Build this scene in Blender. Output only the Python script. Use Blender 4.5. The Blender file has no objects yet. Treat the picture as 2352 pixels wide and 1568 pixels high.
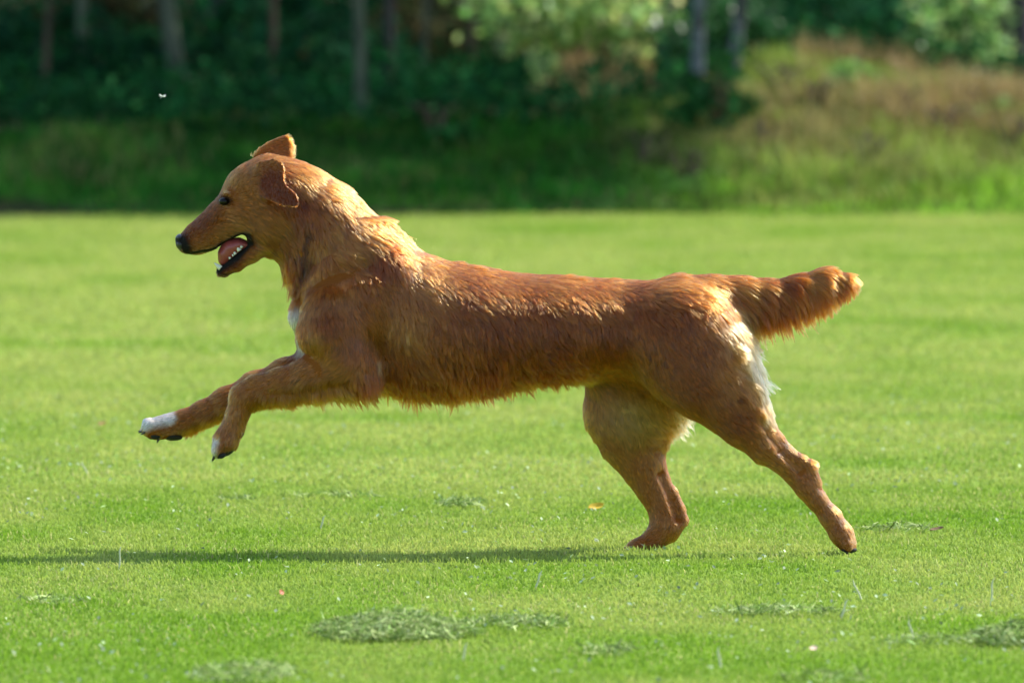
import bpy, math, random
import numpy as np
from mathutils import Vector, Matrix, Quaternion
from mathutils.kdtree import KDTree

SC = bpy.context.scene
COL = SC.collection
rng = np.random.default_rng(11)

# ------------------------------------------------------------------ camera, sky, sun, exposure
W0, H0 = 2352.0, 1568.0                  # the picture's grid that positions were measured in
CAM_D, CAM_H, PITCH = 20.0, 1.118, math.radians(2.2)
FPX = 27670.0
cam_d = bpy.data.cameras.new('camera')
cam = bpy.data.objects.new('camera', cam_d); COL.objects.link(cam)
cam.location = (0, -CAM_D, CAM_H)
cam.rotation_euler = (math.pi / 2 - PITCH, 0, 0)
cam_d.sensor_width = 36.0
cam_d.lens = FPX / W0 * 36.0
cam_d.clip_start, cam_d.clip_end = 0.5, 2000
cam_d.dof.use_dof = True
cam_d.dof.focus_distance = 19.75
cam_d.dof.aperture_fstop = 9.8
SC.camera = cam

SUN_EL, SUN_AZ = math.radians(45), math.radians(33)     # azimuth: from the right of the dog, swung behind it
sun_dir = Vector((math.cos(SUN_EL) * math.cos(SUN_AZ), math.cos(SUN_EL) * math.sin(SUN_AZ), math.sin(SUN_EL)))
world = bpy.data.worlds.new('World'); SC.world = world; world.use_nodes = True
wn = world.node_tree; bg = wn.nodes['Background']
sky = wn.nodes.new('ShaderNodeTexSky'); sky.sky_type = 'NISHITA'; sky.sun_disc = False
sky.sun_elevation = SUN_EL; sky.sun_rotation = math.radians(90) - SUN_AZ
wn.links.new(sky.outputs[0], bg.inputs[0]); bg.inputs[1].default_value = 0.145
sl = bpy.data.lights.new('sun', 'SUN'); sl.energy = 3.8; sl.angle = math.radians(0.5); sl.color = (1.0, 0.95, 0.86)
so = bpy.data.objects.new('sun', sl); COL.objects.link(so)
so.rotation_euler = sun_dir.to_track_quat('Z', 'Y').to_euler(); so.location = (10, 5, 12)
SC.view_settings.view_transform = 'Standard'; SC.view_settings.look = 'None'
SC.view_settings.exposure = 1.1; SC.view_settings.gamma = 1
SC.cycles.use_denoising = True
SC.cycles.max_bounces = 10
SC.cycles.sample_clamp_indirect = 6.0
SC.cycles_curves.shape = 'RIBBONS' if hasattr(SC, 'cycles_curves') else 'RIBBONS'

# ------------------------------------------------------------------ helpers
cp, sp = math.cos(PITCH), math.sin(PITCH)
def PX(px, py, y=0.0):
    """world point that stands at picture position (px, py) in the vertical plane at depth y"""
    px = np.asarray(px, float); py = np.asarray(py, float); y = np.asarray(y, float)
    a = (px - W0 / 2) / FPX; b = -(py - H0 / 2) / FPX
    dy = cp + b * sp; dz = -sp + b * cp
    t = (y + CAM_D) / dy
    return np.stack([a * t, y + 0 * t, CAM_H + dz * t], -1)
def GROUND(px, py):
    a = (px - W0 / 2) / FPX; b = -(py - H0 / 2) / FPX
    dy = cp + b * sp; dz = -sp + b * cp
    t = -CAM_H / dz
    return np.array([a * t, dy * t - CAM_D, 0.0])
def TOPX(P):
    x, y, z = P[..., 0], P[..., 1] + CAM_D, P[..., 2] - CAM_H
    f = y * cp - z * sp; u = y * sp + z * cp
    return np.stack([W0 / 2 + FPX * x / f, H0 / 2 - FPX * u / f], -1)
PXM = CAM_D / FPX                        # metres per grid pixel at the dog

def tag(o, label=None, cat=None, group=None, kind=None):
    if label: o['label'] = label
    if cat: o['category'] = cat
    if group: o['group'] = group
    if kind: o['kind'] = kind
    return o
def empty(name, loc, rz=0.0):
    o = bpy.data.objects.new(name, None); COL.objects.link(o); o.location = loc; o.rotation_euler = (0, 0, rz)
    o.empty_display_size = 0.1
    return o
def mesh_np(name, V, F, mat, parent=None, col=None, smooth=True, loc=None):
    """V n x 3; F an array m x k (k = 3 or 4)"""
    me = bpy.data.meshes.new(name)
    V = np.asarray(V, np.float32); F = np.asarray(F, np.int32); k = F.shape[1]
    me.vertices.add(len(V)); me.vertices.foreach_set('co', V.ravel())
    me.loops.add(F.size); me.loops.foreach_set('vertex_index', F.ravel())
    me.polygons.add(len(F)); me.polygons.foreach_set('loop_start', np.arange(0, F.size, k, dtype=np.int32))
    me.update(calc_edges=True)
    me.polygons.foreach_set('use_smooth', np.full(len(F), bool(smooth)))
    if col is not None:
        a = me.attributes.new('col', 'FLOAT_COLOR', 'POINT')
        c = np.ones((len(V), 4), np.float32); c[:, :3] = col
        a.data.foreach_set('color', c.ravel())
    me.materials.append(mat)
    o = bpy.data.objects.new(name, me); COL.objects.link(o)
    if parent is not None: o.parent = parent
    if loc is not None: o.location = loc
    return o

def new_mat(name):
    m = bpy.data.materials.new(name); m.use_nodes = True
    nt = m.node_tree; nt.nodes.clear()
    out = nt.nodes.new('ShaderNodeOutputMaterial')
    return m, nt, out
def simple_mat(name, color, rough=0.5, spec=0.5, noise=0.0, scale=200.0, bump=0.0, coat=0.0, sss=0.0):
    m, nt, out = new_mat(name)
    b = nt.nodes.new('ShaderNodeBsdfPrincipled'); nt.links.new(b.outputs[0], out.inputs[0])
    b.inputs['Roughness'].default_value = rough; b.inputs['Specular IOR Level'].default_value = spec
    b.inputs['Coat Weight'].default_value = coat
    b.inputs['Base Color'].default_value = (*color, 1)
    if sss: b.inputs['Subsurface Weight'].default_value = sss; b.inputs['Subsurface Radius'].default_value = (0.01, 0.004, 0.002)
    if noise or bump:
        tc = nt.nodes.new('ShaderNodeTexCoord'); n = nt.nodes.new('ShaderNodeTexNoise'); n.inputs['Scale'].default_value = scale
        nt.links.new(tc.outputs['Object'], n.inputs['Vector'])
        if noise:
            mx = nt.nodes.new('ShaderNodeMix'); mx.data_type = 'RGBA'
            mx.inputs['A'].default_value = (*[c * (1 - noise) for c in color], 1); mx.inputs['B'].default_value = (*[min(1, c * (1 + noise)) for c in color], 1)
            nt.links.new(n.outputs['Fac'], mx.inputs['Factor']); nt.links.new(mx.outputs['Result'], b.inputs['Base Color'])
        if bump:
            bp = nt.nodes.new('ShaderNodeBump'); bp.inputs['Strength'].default_value = bump; bp.inputs['Distance'].default_value = 0.002
            nt.links.new(n.outputs['Fac'], bp.inputs['Height']); nt.links.new(bp.outputs[0], b.inputs['Normal'])
    return m
def leaf_mat(name, trans=0.35, rough=0.45, spec=0.35):
    """leaf or blade: own colour from the mesh, some light passes through"""
    m, nt, out = new_mat(name)
    at = nt.nodes.new('ShaderNodeAttribute'); at.attribute_name = 'col'
    b = nt.nodes.new('ShaderNodeBsdfPrincipled'); b.inputs['Roughness'].default_value = rough; b.inputs['Specular IOR Level'].default_value = spec
    t = nt.nodes.new('ShaderNodeBsdfTranslucent'); mx = nt.nodes.new('ShaderNodeMixShader'); mx.inputs[0].default_value = trans
    nt.links.new(at.outputs['Color'], b.inputs['Base Color']); nt.links.new(at.outputs['Color'], t.inputs['Color'])
    nt.links.new(b.outputs[0], mx.inputs[1]); nt.links.new(t.outputs[0], mx.inputs[2]); nt.links.new(mx.outputs[0], out.inputs[0])
    return m
def vnoise(P, scale, seed=0):
    """smooth value noise in [0, 1] at points P (n x d, d <= 3)"""
    P = np.asarray(P, float) * scale
    if P.shape[1] < 3: P = np.concatenate([P, np.zeros((len(P), 3 - P.shape[1]))], 1)
    i = np.floor(P).astype(np.int64); f = P - i; f = f * f * (3 - 2 * f)
    def h(a, b, c):
        n = (a * 374761393 + b * 668265263 + c * 2147483647 + seed * 974634777) & 0xffffffff
        n = ((n ^ (n >> 13)) * 1274126177) & 0xffffffff
        return ((n ^ (n >> 16)) & 0xffff) / 65535.0
    r = 0
    for dx in (0, 1):
        for dy in (0, 1):
            for dz in (0, 1):
                w = (f[:, 0] if dx else 1 - f[:, 0]) * (f[:, 1] if dy else 1 - f[:, 1]) * (f[:, 2] if dz else 1 - f[:, 2])
                r = r + w * h(i[:, 0] + dx, i[:, 1] + dy, i[:, 2] + dz)
    return r
def norm(v): return v / np.maximum(np.linalg.norm(v, axis=-1, keepdims=True), 1e-9)

# ------------------------------------------------------------------ implicit surfaces
class Field:
    def __init__(s, lo, hi, h):
        s.lo = np.array(lo, float); s.h = h
        s.n = np.ceil((np.array(hi) - s.lo) / h).astype(int) + 1
        s.F = np.full(s.n, 0.5, np.float32)
    def block(s, lo, hi):
        a = np.clip(np.floor((np.array(lo) - s.lo) / s.h).astype(int), 0, s.n); b = np.clip(np.ceil((np.array(hi) - s.lo) / s.h).astype(int) + 1, 0, s.n)
        sl = tuple(slice(i, j) for i, j in zip(a, b))
        ax = [s.lo[d] + s.h * np.arange(a[d], b[d]) for d in range(3)]
        return sl, (ax[0][:, None, None], ax[1][None, :, None], ax[2][None, None, :])
    def put(s, fn, lo, hi, k, op='u'):
        sl, (X, Y, Z) = s.block(lo, hi)
        A = s.F[sl]
        if A.size == 0: return
        D = fn(X, Y, Z).astype(np.float32)
        D = np.broadcast_to(D, A.shape)
        if op == 'u':
            hh = np.maximum(k - np.abs(A - D), 0) / k
            s.F[sl] = np.minimum(A, D) - hh * hh * k * 0.25
        else:
            D = -D
            hh = np.maximum(k - np.abs(A - D), 0) / k
            s.F[sl] = np.maximum(A, D) + hh * hh * k * 0.25
    def mesh(s, smooth=2):
        V, F = surface_nets(s.F, s.lo, s.h)
        return relax(V, F, smooth), F

def surface_nets(F, lo, h):
    S = F < 0
    n = np.array(F.shape)
    c = [S[i:n[0] - 1 + i, j:n[1] - 1 + j, k:n[2] - 1 + k] for i in (0, 1) for j in (0, 1) for k in (0, 1)]
    sm = sum(x.astype(np.uint8) for x in c)
    act = np.argwhere((sm > 0) & (sm < 8))
    idx = np.full(n - 1, -1, np.int32); idx[tuple(act.T)] = np.arange(len(act))
    offs = np.array([(i, j, k) for i in (0, 1) for j in (0, 1) for k in (0, 1)])
    vals = np.stack([F[tuple((act + o).T)] for o in offs], 1)
    pos = np.zeros((len(act), 3)); cnt = np.zeros(len(act))
    for a in range(8):
        for b in range(a + 1, 8):
            if np.abs(offs[a] - offs[b]).sum() != 1: continue
            va, vb = vals[:, a], vals[:, b]; m = (va < 0) != (vb < 0)
            t = va[m] / (va[m] - vb[m])
            pos[m] += offs[a] + t[:, None] * (offs[b] - offs[a]); cnt[m] += 1
    V = lo + h * (act + pos / cnt[:, None])
    faces = []
    for ax in range(3):
        u, v = (ax + 1) % 3, (ax + 2) % 3
        sa = [slice(None)] * 3; sb = [slice(None)] * 3
        sa[ax] = slice(0, n[ax] - 1); sb[ax] = slice(1, n[ax])
        A, B = S[tuple(sa)], S[tuple(sb)]
        e = np.argwhere(A != B)
        e = e[(e[:, u] > 0) & (e[:, v] > 0) & (e[:, u] < n[u] - 1) & (e[:, v] < n[v] - 1)]
        flip = B[tuple(e.T)]
        q = []
        for du, dv in ((-1, -1), (0, -1), (0, 0), (-1, 0)):
            t = e.copy(); t[:, u] += du; t[:, v] += dv
            q.append(idx[tuple(t.T)])
        q = np.stack(q, 1); q[flip] = q[flip][:, ::-1]
        faces.append(q)
    return V, np.concatenate(faces)

def relax(V, F, it):
    E = np.concatenate([F[:, [0, 1]], F[:, [1, 2]], F[:, [2, 3]], F[:, [3, 0]]])
    for q in range(it):
        acc = np.zeros_like(V); cnt = np.zeros(len(V))
        for a, b in ((0, 1), (1, 0)):
            for d in range(3): acc[:, d] += np.bincount(E[:, a], weights=V[E[:, b], d], minlength=len(V))
            cnt += np.bincount(E[:, a], minlength=len(V))
        V = V * 0.4 + 0.6 * acc / np.maximum(cnt, 1)[:, None]
    return V
def vert_normals(V, F):
    N = np.cross(V[F[:, 2]] - V[F[:, 0]], V[F[:, 3]] - V[F[:, 1]])
    out = np.zeros_like(V)
    for k in range(4):
        for d in range(3): out[:, d] += np.bincount(F[:, k], weights=N[:, d], minlength=len(V))
    return norm(out)

class Chain:
    """round limb through stations (px, py, depth y, radius in grid px, half thickness in m)"""
    def __init__(s, st, shrink=0.0, k=0.012):
        s.k = k; s.P = []; s.ru = []; s.rv = []
        for px, py, y, r, rv in st:
            s.P.append(PX(px, py, y)); s.ru.append(max((r - shrink) * PXM, 0.003)); s.rv.append(max(rv - shrink * PXM * 0.6, 0.003))
        s.P = np.array(s.P)
    def bounds(s, i, m=0.035):
        r = max(s.ru[i], s.ru[i + 1], s.rv[i], s.rv[i + 1]) + m
        return np.minimum(s.P[i], s.P[i + 1]) - r, np.maximum(s.P[i], s.P[i + 1]) + r
    def seg(s, i):
        A, B = s.P[i], s.P[i + 1]; dx, dz = B[0] - A[0], B[2] - A[2]; L2 = max(dx * dx + dz * dz, 1e-9)
        def fn(X, Y, Z):
            t = np.clip(((X - A[0]) * dx + (Z - A[2]) * dz) / L2, 0, 1)
            u2 = (X - A[0] - t * dx) ** 2 + (Z - A[2] - t * dz) ** 2
            v2 = (Y - A[1] - t * (B[1] - A[1])) ** 2
            ts = t
            ru = s.ru[i] + ts * (s.ru[i + 1] - s.ru[i]); rv = s.rv[i] + ts * (s.rv[i + 1] - s.rv[i])
            k0 = np.sqrt(u2 / ru ** 2 + v2 / rv ** 2); k1 = np.sqrt(u2 / ru ** 4 + v2 / rv ** 4) + 1e-9
            return np.where(k0 < 1e-3, -np.minimum(ru, rv), k0 * (k0 - 1) / k1)
        return fn
    def put(s, F, k=None, op='u'):
        for i in range(len(s.P) - 1):
            F.put(s.seg(i), *s.bounds(i), k or s.k, op)
    def at(s, P):
        d = np.full(len(P), 9.0)
        for i in range(len(s.P) - 1): d = np.minimum(d, s.seg(i)(P[:, 0], P[:, 1], P[:, 2]))
        return d

def poly_sdf(px, py, poly):
    """signed distance (grid px) of 2-D points to a polygon"""
    poly = np.array(poly, float); d = np.full(px.shape, 1e9); inside = np.zeros(px.shape, bool)
    for i in range(len(poly)):
        a, b = poly[i], poly[(i + 1) % len(poly)]
        e = b - a; wx, wy = px - a[0], py - a[1]
        t = np.clip((wx * e[0] + wy * e[1]) / (e @ e), 0, 1)
        d = np.minimum(d, (wx - e[0] * t) ** 2 + (wy - e[1] * t) ** 2)
        c = ((a[1] <= py) & (b[1] > py)) | ((b[1] <= py) & (a[1] > py))
        xi = a[0] + (py - a[1]) / (e[1] if abs(e[1]) > 1e-9 else 1e-9) * e[0]
        inside ^= c & (px < xi)
    return np.where(inside, -1, 1) * np.sqrt(d)

# ------------------------------------------------------------------ the dog's body
def smooth_interp(x, xs, ys):
    i = np.clip(np.searchsorted(xs, x) - 1, 0, len(xs) - 2)
    xs = np.asarray(xs, float); ys = np.asarray(ys, float)
    m = np.gradient(ys, xs)
    h = xs[i + 1] - xs[i]; t = np.clip((x - xs[i]) / h, 0, 1)
    return (2 * t ** 3 - 3 * t ** 2 + 1) * ys[i] + (t ** 3 - 2 * t ** 2 + t) * h * m[i] + (-2 * t ** 3 + 3 * t ** 2) * ys[i + 1] + (t ** 3 - t ** 2) * h * m[i + 1]
TORSO = np.array([  # x, top, bottom, half width (m)
    (694, 665, 775, .040), (712, 615, 803, .066), (745, 555, 838, .086), (800, 490, 872, .102), (860, 482, 890, .112), (905, 512, 906, .119), (950, 556, 914, .125),
    (1000, 582, 917, .132), (1100, 603, 908, .133), (1200, 620, 888, .126), (1300, 624, 878, .120), (1400, 633, 874, .107), (1500, 638, 872, .104),
    (1570, 641, 850, .106), (1620, 650, 810, .090), (1660, 676, 780, .062), (1690, 705, 750, .025)], float)
def torso_fn(X, Y, Z, shrink=9.0):
    q = TOPX(np.stack(np.broadcast_arrays(X, 0 * X, Z), -1).astype(float))
    px, py = q[..., 0], q[..., 1]
    pc = np.clip(px, TORSO[0, 0], TORSO[-1, 0])
    top = smooth_interp(pc, TORSO[:, 0], TORSO[:, 1]); bot = smooth_interp(pc, TORSO[:, 0], TORSO[:, 2]); b = smooth_interp(pc, TORSO[:, 0], TORSO[:, 3])
    a = np.maximum((bot - top) / 2 - shrink, 6) * PXM; zc = (top + bot) / 2
    b = np.maximum(b - .006, .008)
    u = (py - zc) * PXM; ex = (px - pc) * PXM
    # ribs flat-sided: widest a little above the middle
    v = Y
    u2 = u + 0.12 * a
    k0 = np.sqrt((u / a) ** 2 + (v / b) ** 2 + (ex / 0.02) ** 2); k1 = np.sqrt(u ** 2 / a ** 4 + v ** 2 / b ** 4 + ex ** 2 / .02 ** 4) + 1e-9
    return np.where(k0 < 1e-3, -np.minimum(a, b), k0 * (k0 - 1) / k1)

near_fore = Chain([(870, 625, -.068, 60, .030), (800, 690, -.078, 90, .044), (765, 760, -.085, 74, .052), (800, 835, -.088, 58, .046), (828, 862, -.088, 44, .036)], 5, .03)
near_forearm = Chain([(828, 860, -.088, 40, .036), (770, 858, -.088, 50, .036), (715, 866, -.086, 48, .033), (650, 884, -.084, 40, .028), (592, 897, -.082, 36, .024),
    (562, 912, -.080, 32, .022), (546, 950, -.079, 25, .019), (532, 985, -.078, 24, .019), (519, 1012, -.078, 27, .023), (507, 1030, -.078, 22, .023)], 2.5, .012)
far_fore = Chain([(800, 690, .080, 92, .046), (760, 760, .085, 74, .050), (740, 830, .085, 58, .044)], 5, .03)
far_forearm = Chain([(740, 835, .085, 50, .040), (660, 868, .085, 44, .034), (590, 893, .083, 40, .030), (520, 925, .080, 35, .025), (470, 948, .079, 29, .020),
    (425, 966, .078, 26, .020), (390, 978, .078, 27, .024), (360, 984, .078, 24, .026), (345, 987, .078, 19, .024)], 2.5, .012)
near_hind = Chain([(1560, 765, -.045, 100, .058), (1600, 820, -.062, 110, .054), (1640, 875, -.074, 92, .048), (1678, 925, -.084, 72, .040), (1712, 970, -.088, 57, .033),
    (1755, 1026, -.088, 35, .025), (1796, 1057, -.086, 26, .019), (1830, 1087, -.084, 26, .017), (1854, 1119, -.083, 24, .017), (1876, 1148, -.082, 20, .016), (1906, 1185, -.082, 21, .017), (1931, 1223, -.082, 23, .021), (1946, 1248, -.082, 22, .025)], 1.5, .014)
near_hock = Chain([(1800, 1037, -.085, 13, .012), (1838, 1058, -.084, 15, .014), (1858, 1070, -.084, 16, .015), (1872, 1105, -.083, 15, .014)], 1, .010)
near_tendon = Chain([(1742, 945, -.086, 24, .016), (1778, 1000, -.086, 15, .011), (1832, 1054, -.085, 11, .009)], 1, .008)
far_hind = Chain([(1530, 800, .050, 106, .058), (1480, 880, .072, 110, .054), (1444, 952, .080, 96, .045), (1454, 1011, .082, 73, .036), (1479, 1074, .081, 48, .028), (1502, 1120, .080, 38, .022),
    (1524, 1159, .079, 34, .019), (1534, 1192, .078, 35, .018), (1526, 1216, .078, 29, .018), (1500, 1239, .078, 20, .018), (1462, 1256, .078, 15, .021), (1436, 1266, .078, 10, .020)], 1.5, .012)
far_hock = Chain([(1545, 1125, .079, 10, .008), (1560, 1165, .078, 11, .009), (1568, 1193, .078, 12, .011), (1545, 1226, .078, 11, .011)], 1, .008)
tail = Chain([(1560, 678, 0, 38, .036), (1640, 679, 0, 38, .032), (1700, 680, 0, 36, .028), (1760, 678, 0, 28, .022), (1830, 666, 0, 26, .019), (1890, 650, 0, 25, .018), (1942, 646, 0, 22, .016)], 2, .02)
neck = Chain([(850, 640, 0, 108, .098), (790, 572, 0, 108, .090), (735, 512, 0, 104, .079), (690, 464, 0, 96, .068)], 11, .03)
throat = Chain([(672, 572, 0, 50, .050), (735, 650, 0, 50, .060)], 8, .03)
skull = Chain([(645, 455, 0, 84, .064), (616, 444, 0, 83, .064), (575, 450, 0, 69, .054)], 5, .02)
cheek = Chain([(612, 512, 0, 72, .060), (560, 500, 0, 52, .050)], 3, .02)
muzzle = Chain([(562, 476, 0, 55, .044), (512, 508, 0, 43.5, .036), (470, 539, 0, 36, .029), (442, 554, 0, 27, .025), (428, 560, 0, 19, .020)], 1.5, .02)
brow = Chain([(522, 446, -.031, 11, .010), (545, 441, -.039, 11, .010)], 0, .02)
brow_far = Chain([(525, 440, .030, 16, .012), (555, 432, .038, 16, .012)], 0, .02)
jaw = Chain([(600, 562, 0, 30, .038), (572, 584, 0, 22, .030), (540, 606, 0, 19, .024), (514, 621, 0, 14, .019), (506, 625, 0, 11, .016)], 1, .006)
mouth_cut = Chain([(557, 549, 0, 11, .20), (537, 563, 0, 14, .20), (505, 592, 0, 15, .20)], 0, .004)
EAR = [(590, 372), (628, 361), (650, 372), (657, 390), (654, 406), (661, 425), (680, 439), (688, 453), (690, 468), (683, 476), (657, 476), (624, 464), (594, 450), (578, 426), (577, 396)]
EAR_FAR = [(572, 362), (585, 342), (606, 325), (632, 312), (655, 304), (667, 310), (674, 328), (674, 364), (650, 385), (600, 390)]
def ear_fn(poly, sgn, y0, slope, bulge, th, sx=0.0):
    cx, cy = np.mean(np.array(poly), 0)
    def fn(X, Y, Z):
        q = TOPX(np.stack(np.broadcast_arrays(X, 0 * X + sgn * abs(y0), Z), -1).astype(float))
        px, py = q[..., 0], q[..., 1]
        d2 = poly_sdf(px, py, poly) * PXM
        f = sgn * (abs(y0) + sx * (px - cx) / 100 + slope * (py - cy) / 100 + bulge * (1 - ((px - cx) ** 2 + (py - cy) ** 2) / 60 ** 2))
        dd = np.abs(Y - f) - th
        a, b = d2 + th, dd
        return np.minimum(np.maximum(a, b), 0) + np.sqrt(np.maximum(a, 0) ** 2 + np.maximum(b, 0) ** 2) - 0.001
    return fn
ear_near = ear_fn(EAR, -1, .0805, .030, .004, .0030, .046)
ear_far = ear_fn(EAR_FAR, 1, .052, -.006, .006, .006)

def build_body():
    lo = np.minimum(PX(300, 1290, 0), PX(300, 1290, 0)) - [0, .19, .01]; hi = PX(2010, 280, 0) + [0, .19, 0]
    F = Field(lo, hi, .0029)
    F.put(torso_fn, np.array([PX(655, 900, 0)[0], -.15, PX(0, 950, 0)[2]]), np.array([PX(1740, 900, 0)[0], .15, PX(0, 500, 0)[2]]), .02)
    for c in (neck, throat): c.put(F, .028)
    for c in (skull, cheek): c.put(F, .03)
    for c in (muzzle,): c.put(F, .018)
    for s_ in (-1, 1): Chain([(503, 457, s_ * .0375, 4, .003), (515, 451, s_ * .0425, 4.5, .003), (531, 457, s_ * .0440, 4, .003)], 0).put(F, .010)
    jaw.put(F, .005)
    mouth_cut.put(F, .004, 's')
    for c in (near_fore, far_fore): c.put(F, .034)
    for c in (near_forearm, far_forearm): c.put(F, .014)
    for c in (near_hind, far_hind):
        for i in range(len(c.P) - 1): F.put(c.seg(i), *c.bounds(i, .06), .055 if i < 2 else .018)
    for c in (near_hock, near_tendon, far_hock): c.put(F, .007)
    tail.put(F, .03)
    # toes
    for px, py, y, r in ((497, 1036, -.098, 11), (500, 1040, -.087, 12), (503, 1041, -.074, 12), (508, 1036, -.062, 11),
                         (343, 988, .060, 11), (336, 984, .072, 12), (336, 982, .085, 12), (344, 980, .096, 11),
                         (1950, 1258, -.101, 11), (1956, 1256, -.089, 12), (1956, 1255, -.075, 12), (1950, 1257, -.064, 11)):
        Chain([(px, py, y, r, .009), (px + (3 if px < 600 else -6), py - 12, y, r, .009)], 1).put(F, .005)
    # folds and grooves
    for st, r, k in (([(703, 530, -.088), (699, 590, -.084), (690, 630, -.078)], .004, .015), ([(705, 655, -.09), (770, 628, -.115), (840, 606, -.112)], .005, .03),
                     ([(900, 650, -.128), (893, 750, -.138), (866, 850, -.130)], .009, .03), 
                     ([(1752, 968, -.121), (1795, 1030, -.112), (1838, 1080, -.104)], .0085, .007),
                     ([(1518, 1085, .054), (1545, 1145, .058), (1558, 1188, .061)], .0085, .006), ([(620, 905, -.11), (720, 893, -.12), (790, 880, -.125)], .003, .012)):
        Chain([(*p, r / PXM, r) for p in st], 0).put(F, k, 's')
    F.put(ear_far, PX(550, 410, 0) + [0, .02, 0], PX(700, 285, 0) + [0, .09, 0], .012)
    F.put(ear_near, PX(560, 500, 0) + [0, -.12, 0], PX(710, 340, 0) + [0, -.045, 0], .012)
    # eye sockets
    for s in (-1, 1):
        c = PX(516, 461, 0) + [0, s * .043, 0]
        F.put(lambda X, Y, Z: np.sqrt((X - c[0]) ** 2 + (Y - c[1]) ** 2 + (Z - c[2]) ** 2) - .010, c - .03, c + .03, .006, 's')
    return F.mesh(2)

BV, BF = build_body()
BN = vert_normals(BV, BF)
if np.mean(np.sum(BN * (BV - np.array([0, 0, BV[:, 2].mean()])), 1)) < 0:
    BF = BF[:, ::-1].copy(); BN = -BN

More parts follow.
